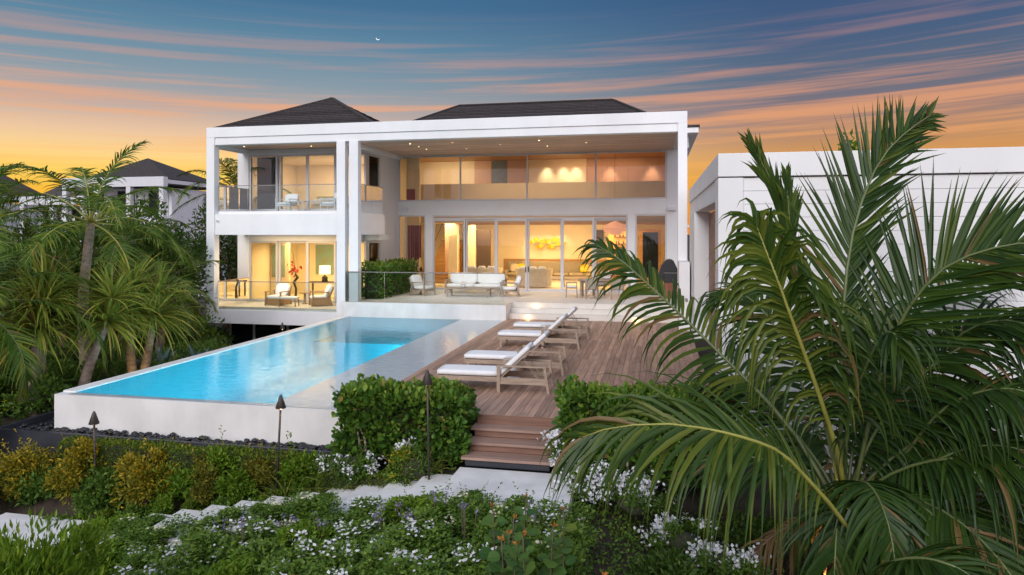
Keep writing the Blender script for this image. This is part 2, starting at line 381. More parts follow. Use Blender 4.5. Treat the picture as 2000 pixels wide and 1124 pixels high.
for yy in (12.9, 14.7, 16.5, 18.3, 20.1, 21.9):              # lit underwater lamps in the long wall below the shelf
    disc_light('underwater_lamp', (x1 - .016, yy, -.42), .10, (-1, 0, 0), M_['pool_lamp'], pool)
    l = bpy.data.lights.new('pool_light', 'AREA'); l.shape = 'DISK'; l.size = .5; l.energy = 95; l.color = (.75, .95, 1)
    lo = bpy.data.objects.new('pool_light', l); COL.objects.link(lo); lo.location = (x1 - .12, yy, -.22); lo.rotation_euler = Vector((-1, 0, -.75)).to_track_quat('-Z', 'Y').to_euler()
def water_mat():
    m = glass_mat('pool_water_surface', (.94, .985, .99), ior=1.19, rough=.015); N, L = m.node_tree.nodes, m.node_tree.links
    t = N.new('ShaderNodeTexCoord'); mp = N.new('ShaderNodeMapping'); mp.inputs['Scale'].default_value = (1.0, 1.7, 1); L.new(t.outputs['Object'], mp.inputs[0])
    a = N.new('ShaderNodeTexNoise'); a.inputs['Scale'].default_value = 2.6; a.inputs['Detail'].default_value = 4; a.inputs['Distortion'].default_value = .4; L.new(mp.outputs[0], a.inputs['Vector'])
    b = N.new('ShaderNodeTexNoise'); b.inputs['Scale'].default_value = 11; b.inputs['Detail'].default_value = 2; L.new(mp.outputs[0], b.inputs['Vector'])
    ad = N.new('ShaderNodeMath'); ad.operation = 'MULTIPLY_ADD'; ad.inputs[1].default_value = .22; L.new(b.outputs[0], ad.inputs[0]); L.new(a.outputs[0], ad.inputs[2])
    bp = N.new('ShaderNodeBump'); bp.inputs['Strength'].default_value = .35; bp.inputs['Distance'].default_value = .03; L.new(ad.outputs[0], bp.inputs['Height'])
    for n in N:
        if n.type in ('BSDF_GLOSSY', 'FRESNEL'): L.new(bp.outputs[0], n.inputs['Normal'])
    return m
wb = MB(); q4(wb, (PX0 + .302, PY0 + .012, -.012), (PX1 - .004, PY0 + .012, -.012), (PX1 - .004, PY1 - .004, -.012), (PX0 + .302, PY1 - .004, -.012))
wb.build('pool_water', water_mat(), kind='structure', origin=(-8.9, 18.7, -.012))

# overflow trough with black pebbles round the pool's front and left
tr = MB(); tz = -.70
tr.box(-13.05, -5.3, 11.42, 11.48, -1.75, tz + .06); tr.box(-13.05, -12.99, 11.48, 24.0, -1.75, tz + .06); tr.box(-12.99, -5.3, 11.48, PY0 - .002, -1.75, tz - .10); tr.box(-12.99, PX0 - .002, PY0, 24.0, -1.75, tz - .10)
tr = tr.build('overflow_trough', M_['trough'], label='low dark slate trough holding black pebbles round the pool wall', cat='trough')
peb = []
for k in range(4):
    bm = bmesh.new(); bmesh.ops.create_icosphere(bm, subdivisions=1, radius=1)
    for v in bm.verts: v.co *= random.uniform(.82, 1.12)
    me = bpy.data.meshes.new('pebble'); bm.to_mesh(me); bm.free(); me.materials.append(M_['pebble'])
    for p in me.polygons: p.use_smooth = True
    peb.append(me)
trm = wm(tr).inverted()
for k in range(290):
    o = bpy.data.objects.new('pebble', peb[k % 4]); COL.objects.link(o); o.parent = tr
    x = -12.9 + 7.5 * k / 290; o.location = trm @ Vector((x + random.uniform(-.05, .05), random.choice((11.56, 11.68, 11.80, 11.9)) + random.uniform(-.04, .04), tz - .03 + random.uniform(-.02, .05)))
    s = random.uniform(.05, .085); o.scale = (s, s * random.uniform(.7, 1), s * random.uniform(.55, .8)); o.rotation_euler = (0, 0, random.uniform(0, 6))
pm = MB()
base = [v.co.copy() for v in peb[0].vertices]; basef = [tuple(p.vertices) for p in peb[0].polygons]
for k in range(900):
    if k < 620: x, y = random.uniform(-12.95, -5.35), random.uniform(11.52, 11.94)
    else: x, y = random.uniform(-12.95, -12.2), random.uniform(11.5, 18)
    s = random.uniform(.045, .075); c = Vector((x, y, tz - .06 + random.uniform(-.02, .03)))
    pm.add([c + Vector((v.x * s, v.y * s * .85, v.z * s * .65)) for v in base], basef, True)
tag(pm.build('pebble_fill', M_['pebble'], tr), kind='stuff')

# ================================================================ deck
DX0, DX1, DY0, DY1 = -5.56, 1.18, 12.15, 25.9
deck = B(DX0 + .01, DX1, DY0 + .06, DY1, -1.5, -.045).build('deck', M_['trough'], kind='structure', origin=(-2, 19, -.1))
nb = 49; bw = (DX1 - DX0) / nb
for i in range(nb):
    y = DY0; first = True
    while y < DY1 - .01:
        ln = random.uniform(2.2, 4.6); e = min(DY1, y + ln)
        if DY1 - e < 1.0: e = DY1
        B(DX0 + i * bw + .0035, DX0 + (i + 1) * bw - .0035, y + (.002 if not first else 0), e - .002, -.043, random.uniform(-.0015, .0015)).build('plank', M_['deck'], deck); y = e; first = False
# wooden steps from the deck down to the garden
M_['riser'] = mat('red_brown_hardwood', (.22, .115, .08), .5, .2, 2.2, .2, 14, stretch=(.7, 9, 9))
st = thing('deck_steps', 'reddish hardwood steps leading from the deck down to the white path', 'steps', (-2.4, 11.7, -.64))
B(-3.16, -1.62, DY0 - .03, DY0 + .055, -.16, -.004).build('riser', M_['riser'], st)
for k in range(3):
    zt = -.16 * (k + 1); yf = 11.82 - .32 * k; xo = -.0
    for j in range(3):
        wy = (.36 if k < 2 else .36) / 3
        B(-3.20, -1.66, yf + j * wy + .002, yf + (j + 1) * wy - .002, zt - .045, zt).build('tread_board', M_['tread'], st)
    B(-3.14, -1.70, yf + .05, yf + .075, zt - .16 + .002, zt - .047).build('riser', M_['riser'] if k < 2 else M_['trough'], st)

# ================================================================ garden path: white stone slabs stepping down to the left
path = B(-3.22, -1.2, 9.7, 11.17, -.80, -.645).build('path', M_['path'], bevel=.012, kind='structure')
for i in range(12):
    x1 = -3.225 - .535 * i; zt = -.645 - .095 * (i + 1); yb = 11.1 - .062 * (i + 1)
    B(x1 - .55, x1 - .003, yb - 1.35, yb, zt - .16, zt).build('slab', M_['path'], path, bevel=.012)
B(-11.6, -9.66, 9.35, 10.4, -2.0, -1.80).build('slab', M_['path'], path, bevel=.012)

# ================================================================ terrace
TZ = .56
ter = B(-12.2, PX1 + .05, PY1 + .003, 26.7, -1.6, TZ - .004).build('terrace', M_['plaster_stone'], kind='structure', origin=(-5, 28, 0))
B(-12.38, 1.16, 26.7, 31.9, -1.6, TZ).build('terrace_floor', M_['terrace'], ter)
B(-12.2, PX1 + .05, PY1 + .003, 26.7, TZ - .003, TZ + .002).build('terrace_edge', M_['terrace'], ter)
for k in range(2):
    B(PX1 + .052, 1.16, DY1 + .002 + .4 * k, 26.698, -.5 if k == 0 else .187, .187 * (k + 1)).build('step', M_['terrace'], ter, bevel=.01)
for (x, y, z) in ((-4.55, 26.69, .46), (-4.75, 25.893, .11), (-.65, 25.893, .11)):
    disc_light('step_light', (x, y - .006, z), .055, (0, -1, 0), M_['path_glow'], ter)
    lamp('POINT', (x, y - .10, z - .02), 1.6, (1, .6, .25), .04)
# ================================================================ the villa
villa = thing('modern_villa', 'large white two storey modern villa with a framed portico and dark shingle roofs', 'house', (-8.6, 29, 0))
FY = 25.6
P = M_['plaster']
def part(nm, mt, *boxes, parent=villa, bevel=.008, **k):
    b = MB()
    for q in boxes: b.box(*q)
    return b.build(nm, mt, parent, bevel=bevel, **k)
part('parapet', P, (-18.42, 1.17, FY, FY + .45, 7.31, 7.73))
part('frame_beam', P, (-18.05, .84, FY + .05, FY + .43, 7.0, 7.309))
part('frame_post', P, (-18.42, -18.052, FY, FY + .35, -.46, 7.308))
part('frame_post', P, (.842, 1.17, FY, FY + .42, .0, 7.308))
part('frame_post', P, (-12.53, -12.16, FY + .003, FY + .32, -.46, 6.998))
part('frame_post', P, (-11.99, -11.60, FY + .003, FY + .32, TZ + .002, 6.998))
part('frame_sill', P, (-18.05, -12.532, FY + .004, FY + .34, -.46, .10))
part('roof_slab', P, (-18.40, 1.165, FY + .455, 33.0, 7.115, 7.34))
part('left_wall', P, (-18.68, -18.62, 28.2, 38, -2.4, 7.115), (-18.618, -18.12, 28.2, 28.5, -2.4, 7.113))
part('side_wall_beam', P, (-12.40, -12.12, 25.95, 31.99, 6.92, 7.113))
part('side_beam', P, (-18.42, -18.1, 25.96, 28.19, 6.92, 7.113))
# soffit boards
sof = part('soffit', M_['soffit'], (-18.05, .84, 25.96, 31.99, 7.098, 7.112))
nbd = 30
for i in range(nbd):
    y = 26.06 + (31.93 - 26.06) * i / nbd; y2 = 26.06 + (31.93 - 26.06) * (i + 1) / nbd
    cuts = [-12.10, random.uniform(-9, -7.5), random.uniform(-4.5, -2.5), .835]
    for a, b in zip(cuts[:-1], cuts[1:]):
        B(a + .002, b - .002, y + .006, y2 - .006, 7.075, 7.096).build('soffit_board', M_['soffit'], sof)
    if y2 < 28.2:
        B(-18.05, -12.42, y + .006, y2 - .006, 7.075, 7.096).build('soffit_board', M_['soffit'], sof)
# main wall
WY = 32.0
def wallpart(nm, x0, x1, z0, z1, y=WY, t=.25): return part(nm, P, (x0, x1, y, y + t, z0, z1))
wallpart('wall', -12.40, -12.372, -.2, 7.11)
wallpart('wall', -12.37, .55, 7.085, 7.112); wallpart('wall', .552, 1.17, .0, 7.112)
wallpart('wall', -12.37, .55, 4.185, 4.865); wallpart('wall', -10.98, -10.60, -.1, 4.183); wallpart('wall', -1.20, -.872, -.1, 4.183)
part('side_wall', P, (-12.62, -12.402, 29.85, 33.4, -.4, 7.112))
part('right_wall', P, (1.0, 1.168, 32.252, 42, 0, 7.11))
part('wall', P, (-18.118, -12.42, 28.22, 28.45, 6.86, 7.09)); part('wall', P, (-18.118, -12.62, 28.22, 28.45, 2.95, 4.30))
part('wall', P, (-12.62, -12.40, 28.47, 29.848, 6.88, 7.09)); part('wall', P, (-12.62, -12.40, 28.47, 29.848, 2.95, 4.30))
def opening(nm, x0, x1, z0, z1, y, mull=(), axis=0, fw=.055, depth=.09, mt=M_['alu'], parent=villa, glass=M_['glass'], label=None):
    """frame with panes; axis 0 along x, 1 along y (then y is the x plane)"""
    def bx(a0, a1, d0, d1, c0, c1): return (a0, a1, y + d0, y + d1, c0, c1) if axis == 0 else (y - d1, y - d0, a0, a1, c0, c1)
    b = MB(); b.box(*bx(x0, x1, 0, depth, z0, z0 + fw)); b.box(*bx(x0, x1, 0, depth, z1 - fw, z1))
    edges = [x0 + fw / 2] + list(mull) + [x1 - fw / 2]
    for e in edges: b.box(*bx(e - fw / 2, e + fw / 2, .002, depth - .002, z0 + fw, z1 - fw))
    fr = b.build(nm, mt, parent, label=label)
    for a, c in zip(edges[:-1], edges[1:]):
        B(*bx(a + fw / 2 - .004, c - fw / 2 + .004, .035, .047, z0 + fw - .004, z1 - fw + .004)).build('pane', glass, fr)
    return fr
opening('clerestory_window', -12.37, .55, 4.867, 7.083, WY + .03, (-9.21, -5.92, -2.67), fw=.07)
opening('tall_window', -12.37, -10.982, TZ + .003, 4.18, WY + .03, (-12.02,), fw=.06)
opening('tall_window', -.87, .55, TZ + .003, 4.18, WY + .03, (), fw=.07)
opening('header_frame', -10.598, -1.202, 3.98, 4.18, WY + .02, (), fw=.06)
dx = [-10.598, -8.96, -7.44, -5.92, -4.25, -2.74, -1.202]
for k in range(6):
    fr = opening('sliding_door', dx[k] + .001, dx[k + 1] - .001, TZ + .004, 3.978, WY + .03 + (.11 if k % 2 else .0), (), fw=.085)
    if k in (2, 3):
        xh = dx[3] + (-.06 if k == 2 else .06)
        B(xh - .018, xh + .018, WY - .02 + (.11 if k % 2 else 0), WY + .025 + (.11 if k % 2 else 0), 1.45, 1.72).build('handle', M_['black'], fr)
part('door_track', M_['alu'], (-10.6, -1.2, WY - .12, WY + .25, TZ + .001, TZ + .012), bevel=0)
# left block: corner sliding doors on both floors
for (z0, z1) in ((.22, 2.95), (4.31, 6.86)):
    ex = [-18.115, -16.70, -15.26, -13.85, -12.42]
    for k in range(4):
        opening('sliding_door', ex[k], ex[k + 1] - .003, z0, z1, 28.24 + (.1 if k % 2 else 0), (), fw=.09)
    opening('sliding_door', 28.50, 29.84, z0, z1, -12.42, (), axis=1, fw=.09)
    MB().box(-12.50, -12.41, 28.23, 28.33, z0, z1).build('corner_post', M_['alu'], villa)
# balconies
part('balcony_fascia', P, (-18.05, -12.531, FY + .06, FY + .22, 3.23, 4.10), bevel=.006)
part('balcony_floor', P, (-18.4, -12.62, FY + .222, 28.2, 3.30, 4.22), (-12.618, -11.60, FY + .33, 28.4, 3.24, 4.12), bevel=.004)
part('balcony_ledge', P, (-12.52, -11.9, 28.402, 29.6, 3.0, 3.22))
part('balcony_paving', M_['terrace'], (-18.4, -12.53, FY + .34, 28.2, -.45, .205), bevel=0)
part('lower_side_paving', M_['plaster_stone'], (-12.53, -12.21, FY + .33, 28.2, -.45, .20), bevel=0)
def glass_rail(pts, z0, z1, parent, n=1):
    for a, b in zip(pts[:-1], pts[1:]):
        a, b = Vector((*a, 0)), Vector((*b, 0)); d = (b - a) / n
        for k in range(n):
            p, q = a + d * k, a + d * (k + 1); g = (q - p).normalized() * .006
            MB().bar(p + g + Vector((0, 0, (z0 + z1) / 2)), q - g + Vector((0, 0, (z0 + z1) / 2)), .015, z1 - z0).build('glass_panel', M_['rail_glass'], parent)
        MB().bar(a + Vector((0, 0, z1 + .015)), b + Vector((0, 0, z1 + .015)), .045, .03).build('handrail', M_['rail'], parent)
glass_rail([(-18.06, 28.15), (-18.06, FY + .30)], .10, 1.26, villa); glass_rail([(-18.03, FY + .28), (-12.55, FY + .28)], .10, 1.26, villa, 4)
glass_rail([(-18.06, 28.15), (-18.06, FY + .30)], 4.10, 5.28, villa); glass_rail([(-18.03, FY + .28), (-12.55, FY + .28)], 4.10, 5.28, villa, 4)
glass_rail([(-11.68, FY + .36), (-11.68, 28.3)], 4.10, 5.28, villa, 2)
rl = thing('glass_balustrade', 'frameless clear glass balustrade with a slim rail along the terrace edge above the pool', 'railing', (-9, 25.7, .5))
glass_rail([(-12.08, 27.2), (-12.08, 25.58), (-5.60, 25.58)], TZ + .004, TZ + 1.18, rl, 4)
# basement strip under the left block
part('basement_wall', M_['darkwood'], (-18.2, -12.2, 27.0, 27.2, -2.6, -.462), bevel=0)
opening('basement_window', -18.2, -12.3, -2.6, -.47, 26.85, (-17.0, -15.4), fw=.10, glass=M_['dark_glass'])
# roofs
def hip(nm, x0, x1, y0, y1, z0, ridge, zr, parent):
    b = MB(); (rx0, rx1, ry) = ridge
    ev = .14
    c = [(x0, y0, z0), (x1, y0, z0), (x1, y1, z0), (x0, y1, z0)]; lo = [(a, b_, z0 - ev) for a, b_, _ in c]
    if rx1 - rx0 < .05:
        t = [(rx0, ry, zr)]; fs = [(0, 1, 4), (1, 2, 4), (2, 3, 4), (3, 0, 4)]
    else:
        t = [(rx0, ry, zr), (rx1, ry, zr)]; fs = [(0, 1, 5, 4), (1, 2, 5), (2, 3, 4, 5), (3, 0, 4)]
    n = 4 + len(t)
    b.add(c + t + lo, fs + [(i, n + i, n + (i + 1) % 4, (i + 1) % 4) for i in range(4)] + [(n + 3, n + 2, n + 1, n)])
    rf = b.build(nm, M_['shingle'], parent)
    # courses of shingles on the two slopes that face the pool and the garden
    rows = 16; tops = [Vector(t[0]), Vector(t[-1])]
    def course(p0, p1, t0, t1):
        for r in range(rows):
            f0, f1 = r / rows, min(1, (r + 1.25) / rows)
            a0, a1 = p0.lerp(t0, f0), p1.lerp(t1, f0); b0, b1 = p0.lerp(t0, f1), p1.lerp(t1, f1)
            nrm = (a1 - a0).cross(b0 - a0).normalized()
            lift0, lift1 = nrm * .055, nrm * .012
            mm = MB(); mm.add([a0 + lift0, a1 + lift0, b1 + lift1, b0 + lift1, a0, a1], [(0, 1, 2, 3), (4, 5, 1, 0)])
            mm.build('shingle_course', M_['shingle'], rf)
    course(Vector(c[0]), Vector(c[1]), tops[0], tops[-1]); course(Vector(c[1]), Vector(c[2]), tops[-1], tops[-1])
    course(Vector(c[3]), Vector(c[0]), tops[0], tops[0])
    for p, t_ in ((c[0], tops[0]), (c[1], tops[-1])):
        MB().bar(Vector(p) + Vector((0, 0, .05)), t_ + Vector((0, 0, .05)), .22, .07).build('ridge_cap', M_['shingle'], rf)
    if rx1 - rx0 > .05: MB().bar(tops[0] + Vector((0, 0, .05)), tops[1] + Vector((0, 0, .05)), .22, .07).build('ridge_cap', M_['shingle'], rf)
    return rf
hip('roof', -20.0, -12.0, 28.1, 36.4, 8.05, (-16.0, -16.0, 32.2), 10.1, villa)
hip('roof', -12.9, .7, 31.0, 43, 8.1, (-10.7, -2.2, 37), 10.4, villa)
part('attic_wall', P, (-19.2, -12.7, 28.6, 36, 7.34, 7.92)); part('attic_wall', P, (-14.2, 1.3, 33.002, 42.5, 7.56, 7.95))
part('eaves', P, (1.32, 1.9, 31.1, 42.9, 7.72, 7.955)); part('eaves', P, (1.302, 1.55, 32.2, 42.5, 7.2, 7.718)); part('eave_roof', M_['shingle'], (.5, 1.95, 31.05, 42.95, 7.957, 8.06))
# fittings on the walls
for (x, z) in ((-12.0, 4.47), (.78, 4.42)):
    b = MB().box(x - .17, x + .17, WY - .17, WY - .004, z - .09, z + .09); b.build('wall_speaker', M_['white_metal'], villa, bevel=.02)
MB().box(-17.98, -17.84, FY + .0, FY + .058, 3.78, 3.86).build('security_camera', M_['white_metal'], villa, bevel=.015)
disc_light('camera_lens', (-17.91, FY - .003, 3.82), .025, (0, -1, 0), M_['black'], villa)
for (x, y) in ((-10.09, 27.47), (-10.05, 28.44), (-10.02, 29.38), (-8.22, 27.44), (-8.21, 29.57), (-6.42, 28.49), (-4.59, 27.55), (-4.54, 29.41), (-2.77, 28.57), (-17.5, 26.9), (-14.55, 27.33)):
    disc_light('downlight', (x, y, 7.068), .022, (0, 0, -1), M_['warm_glow'], villa)
    if (y > 29 or y < 27.5) and x > -12: lamp('SPOT', (x, y, 7.05), 75, (1, .74, .46), .06, (x, y, 0), 85, .9)

# privacy pier and the outbuilding on the right
pier = part('privacy_wall', P, (.82, 1.175, 23.9, 25.595, .001, 2.32), parent=None)
tag(pier, 'short white wall standing in front of the right portico post', 'wall')
MB().box(1.02, 1.10, 23.86, 23.897, 1.0, 1.10).build('tap', M_['rail'], pier); MB().box(1.0, 1.08, 23.88, 23.897, .28, .36).build('socket', M_['black'], pier)
gar = thing('white_outbuilding', 'low white flat roofed outbuilding with boarded wall behind the big palm', 'outbuilding', (6, 18, 0))
GX, GY, GZ = 1.2, 13.7, 4.83
def gp(nm, mt, *bx, bevel=.008): return part(nm, mt, *bx, parent=gar, bevel=bevel)
gp('corner_post', P, (GX, 1.66, GY, 14.34, -1.4, 4.36))
gp('parapet', P, (GX, 16, GY, GY + .5, 4.385, GZ), (GX, GX + .5, GY + .502, 25.2, 4.385, GZ))
gp('fascia', P, (GX + .04, GX + .45, 14.342, 25.2, 3.95, 4.383))
gp('wall', P, (1.9, 16, GY + .16, GY + .4, -1.4, 4.38)); gp('roof', P, (1.72, 16, GY + .52, 25.2, 4.3, 4.6))
gp('jamb', P, (GX + .01, 1.75, 21.9, 22.2, 0, 3.948)); gp('side_wall', P, (GX + .03, 1.75, 22.22, 25.2, 0, 3.948))
so = gp('porch_ceiling', M_['soffit'], (1.66, 2.2, 14.35, 21.89, 3.90, 3.94), bevel=0)
for k in range(7): B(GX + .46 + .10 * k, GX + .55 + .10 * k, 14.35, 21.88, 3.885, 3.897).build('ceiling_board', M_['soffit'], so)
wd = gp('porch_wall', P, (1.95, 2.1, 14.35, 21.88, 0, 3.9), bevel=0)
dr = gp('wooden_door', M_['redwood'], (1.66, 1.72, 14.36, 21.88, .002, 3.88), bevel=0)
for k in range(26): B(1.638, 1.659, 14.37 + .288 * k, 14.37 + .288 * k + .28, .01, 3.87).build('door_board', M_['redwood'], dr)
k = 0; z = 4.36
while z > -1.3:
    B(1.665, 16, GY + .06, GY + .158, z - .249, z - .003).build('wall_board', P, gar, bevel=.004); z -= .252
for (x, z) in ((GX - .012, 3.6),):
    MB().box(x - .10, x, 24.5, 24.6, 3.5, 3.58).build('security_camera', M_['white_metal'], gar, bevel=.01)
# ================================================================ rooms behind the glass (parts of the villa)
Cm = M_['cream']
part('room_floor', M_['ifloor'], (-14, 1.0, 32.26, 41, -.1, TZ + .004), bevel=0)
part('room_ceiling', M_['iwood'], (-14, 1.0, 32.26, 41, 7.50, 7.55), bevel=0)
ce = COL.objects[-1]
for i in range(34):
    y = 32.28 + .25 * i; B(-13.9, .99, y + .006, y + .244, 7.482, 7.498).build('ceiling_board', M_['iwood'], ce)
part('header', Cm, (-14, 1.0, 32.26, 32.32, 7.112, 7.48), bevel=0)
part('back_wall', Cm, (-14, 1.0, 41, 41.2, 0, 7.5), bevel=0)
part('end_wall', Cm, (-14.2, -14, 33.4, 41, 0, 7.5), bevel=0); part('end_wall', Cm, (-12.402, -12.38, 32.26, 33.4, 0, 7.5), bevel=0); part('room_side', Cm, (-14.0, -12.64, 33.3, 33.4, 0, 7.5), bevel=0)
part('end_wall', Cm, (.96, .998, 32.3, 41, 0, 7.5), bevel=0)
M_['taupe'] = mat('taupe_parapet', (.40, .34, .29), .7, .03, 1)
mez = part('mezzanine_parapet', M_['taupe'], (-12.6, .95, 35.5, 35.65, 3.86, 5.95), bevel=.01)
part('mezzanine_floor', Cm, (-12.6, .95, 35.652, 40.99, 3.86, 4.25), bevel=.01)
part('ceiling_strip', M_['iwood'], (-10, .9, 35.3, 35.498, 3.74, 3.86), bevel=0)
# upper gallery wall panels
U = 38.5
part('gallery_wall', Cm, (-13.9, -10.2, U, U + .1, 4.3, 7.48), bevel=0)
part('gallery_wall', M_['pinkwall'], (-10.18, -9.2, U, U + .1, 4.3, 7.48), (-8.26, -7.02, U, U + .1, 4.3, 7.48), bevel=0)
part('gallery_door', M_['curtain'], (-9.18, -8.28, U + .02, U + .1, 4.3, 7.48), bevel=0)
part('gallery_wall', Cm, (-7.0, -3.72, U - .05, U + .1, 4.3, 7.48), bevel=0)
for k in range(4): part('gallery_panel', M_['pinkwall'], (-3.70 + 1.16 * k, -2.545 + 1.16 * k, U, U + .1, 4.3, 7.48), bevel=.004)
for x in (-5.95, -5.0, -4.3): lamp('SPOT', (x, U - .55, 7.40), 110, (1, .78, .45), .12, (x, U, 6.0), 62, 1.0)
for x in (-2.4, -.12): lamp('SPOT', (x, U - .55, 7.40), 95, (1, .66, .36), .12, (x, U, 6.0), 58, 1.0)
lamp('AREA', (-11.2, 37.0, 7.40), 70, (1, .72, .42), 3, (-11.2, 38.0, 4.5), sizey=1.2)
lamp('AREA', (-3.0, 37.2, 7.42), 60, (1, .58, .30), 5, (-3.0, 37.6, 4.5), sizey=1.2)
lamp('AREA', (-6, 33.4, 7.44), 55, (1, .60, .26), 10, (-6, 34.0, 3.0), sizey=1.0)
# ground floor
Bk = 40.9
part('wainscot', M_['iwood'], (-9.0, -1.9, Bk, Bk + .095, TZ, 1.74), bevel=0)
part('dark_door', M_['darkwood'], (-9.75, -8.95, 37.2, 37.35, TZ, 3.5), bevel=.01); 
part('dark_panel', M_['darkwood'], (-3.6, -2.95, Bk - .02, Bk + .095, 1.9, 3.5), bevel=.01)
part('pillar', Cm, (-10.2, -9.8, 36.9, 37.3, TZ, 3.85), bevel=.01); part('dark_opening', M_['darkwood'], (-11.0, -10.55, 38.9, 39.0, TZ, 3.7), bevel=0)
sw = part('stair_wall', Cm, (-11.02, -10.5, 36.0, 36.12, TZ, 3.2), bevel=.01)
stair = thing('indoor_staircase', 'honey wood staircase rising behind the tall glass doors', 'staircase', (-11.8, 36.5, TZ))
for k in range(13): MB().box(-12.4, -11.05, 35.9 + .26 * k, 36.2 + .26 * k, TZ + .01, TZ + .18 * (k + 1)).build('stair_step', M_['iwood'], stair)
MB().tube([(-12.3, 35.8, 1.7), (-12.3, 36.0, 1.75), (-12.3, 39.2, 4.0)], .03, 6).build('stair_handrail', M_['iwood'], stair)
lamp('AREA', (-6.0, 36.6, 3.72), 660, (1, .66, .27), 8, (-6.0, 37.5, 0), sizey=2.5)
lamp('AREA', (-6.2, 33.6, 6.9), 130, (1, .68, .30), 7, (-6.2, 34.2, 0), sizey=1.0)
for x in (-7.1, -6.3, -5.5): lamp('SPOT', (x, Bk - 1.1, 3.75), 70, (1, .80, .42), .05, (x, Bk, 2.3), 66, .8)
lamp('AREA', (-11.5, 36.3, 3.8), 90, (1, .70, .32), 1.4, (-11.6, 37.0, 0))
# wall sculpture of folded yellow sheets
scu = thing('yellow_wall_sculpture', 'spiky folded yellow sculpture lit on the living room wall', 'sculpture', (-6.3, Bk, 2.4))
for k in range(9):
    x = -7.25 + .23 * k; z = 2.72 + .16 * math.sin(k * 2.3); b = MB(); a = random.uniform(-.25, .25)
    b.add([(x - .30, Bk - .05, z - .05), (x + .02, Bk - .34, z + .16 + a * .4), (x + .34, Bk - .08, z + .06), (x + .08, Bk - .24, z - .18 + a * .4), (x + .04, Bk - .02, z)], [(0, 1, 4), (1, 2, 4), (0, 4, 3), (4, 2, 3), (0, 3, 1), (1, 3, 2)]); b.build('folded_sheet', M_['yellow'], scu)
# sofas
def sofa(name, label, x0, x1, y0, y1, z, seat=.42, back=.82, facing=-1, m=M_['linen'], n=4, group=None):
    t = thing(name, label, 'sofa', ((x0 + x1) / 2, (y0 + y1) / 2, z), 0, group)
    B(x0, x1, y0, y1, z + .03, z + .24).build('base', m, t, bevel=.03)
    yb0, yb1 = (y1 - .24, y1) if facing < 0 else (y0, y0 + .24)
    B(x0, x1, yb0, yb1, z + .242, z + back).build('backrest', m, t, bevel=.06)
    for s in (0, 1):
        xa = x0 if s == 0 else x1 - .2; B(xa, xa + .2, y0 + (.0 if facing < 0 else .242), y1 - (.242 if facing < 0 else 0), z + .242, z + .58).build('armrest', m, t, bevel=.05)
    w = (x1 - x0 - .4) / n; ys0, ys1 = (y0, y1 - .24) if facing < 0 else (y0 + .24, y1)
    for k in range(n): MB().cushion(x0 + .2 + w * k + .005, x0 + .2 + w * (k + 1) - .005, ys0, ys1, z + .242, z + seat + .02).build('seat_cushion', m, t)
    return t
sofa('long_sofa', 'long beige sofa under the yellow sculpture against the back wall', -8.7, -2.9, 39.7, 40.8, TZ, m=M_['grey_linen'], n=6, back=1.05)
def throw(x, y, z, m, label, s=.42, rz=0, tilt=-20):
    Mx = Matrix.Translation((x, y, z)) @ Matrix.Rotation(rz, 4, 'Z') @ Matrix.Rotation(R(tilt), 4, 'X')
    MB().cushion(-s / 2, s / 2, -.07, .07, 0, s, Matrix.Translation((x, y, z)) @ Matrix.Rotation(rz, 4, 'Z') @ Matrix.Rotation(R(tilt), 4, 'X') @ Matrix.Rotation(R(90), 4, 'X') @ Matrix.Translation((0, s * .0, 0)) if False else Mx).build('throw_pillow', m, label=label, cat='pillow', group='loose pillows in the living room')
for (x, y, mt_, lb) in ((-8.2, 40.2, M_['linen'], 'pale'), (-7.8, 40.25, M_['yellow'], 'yellow'), (-4.0, 40.25, M_['yellow'], 'yellow'), (-3.6, 40.2, M_['linen'], 'pale'), (-3.3, 40.2, M_['black'], 'black')):
    throw(x, y, TZ + .44, mt_, lb + ' square pillow leaning on the long beige sofa', .5, random.uniform(-.3, .3))
def tub_sofa(x, y, rz, w, label):
    t = thing('curved_sofa', label, 'sofa', (x, y, TZ), rz)
    n = 12; out = []; inn = []
    for k in range(n + 1):
        a = math.pi * (1.08 * k / n - .04); out.append((w * math.cos(a), -.75 * math.sin(a))); inn.append(((w - .2) * math.cos(a), -.55 * math.sin(a)))
    b = MB()
    for z0, z1, f in ((.05, .95, 1),):
        vs = [(p[0] * .92, p[1] * .92, z0) for p in out] + [(p[0], p[1], z1) for p in out] + [(p[0], p[1], z1) for p in inn] + [(p[0], p[1], z0) for p in inn]
        m_ = n + 1; fs = []
        for k in range(n):
            for r in range(3): fs.append((r * m_ + k, r * m_ + k + 1, (r + 1) * m_ + k + 1, (r + 1) * m_ + k))
        fs += [(0, m_, 2 * m_, 3 * m_), (n, 3 * m_ + n, 2 * m_ + n, m_ + n)]
        b.add(vs, fs, True)
    b.build('shell', M_['linen'], t, local=True)
    MB().cushion(-w + .22, w - .22, -.48, .35, .12, .46).build('seat_cushion', M_['linen'], t, local=True)
    for k in range(3): MB().cushion(-.2, .2, -.07, .07, 0, .45, Matrix.Translation(((k - 1) * w * .5, -.38, .62)) @ Matrix.Rotation(R(14), 4, 'X')).build('back_cushion', M_['canvas'], t, local=True)
    return t
tub_sofa(-6.0, 34.5, .0, .95, 'curved cream sofa with its back to the glass doors, nearest the door handles')
tub_sofa(-8.7, 34.6, .05, 1.0, 'curved cream sofa with white pillows behind the terrace sofa')
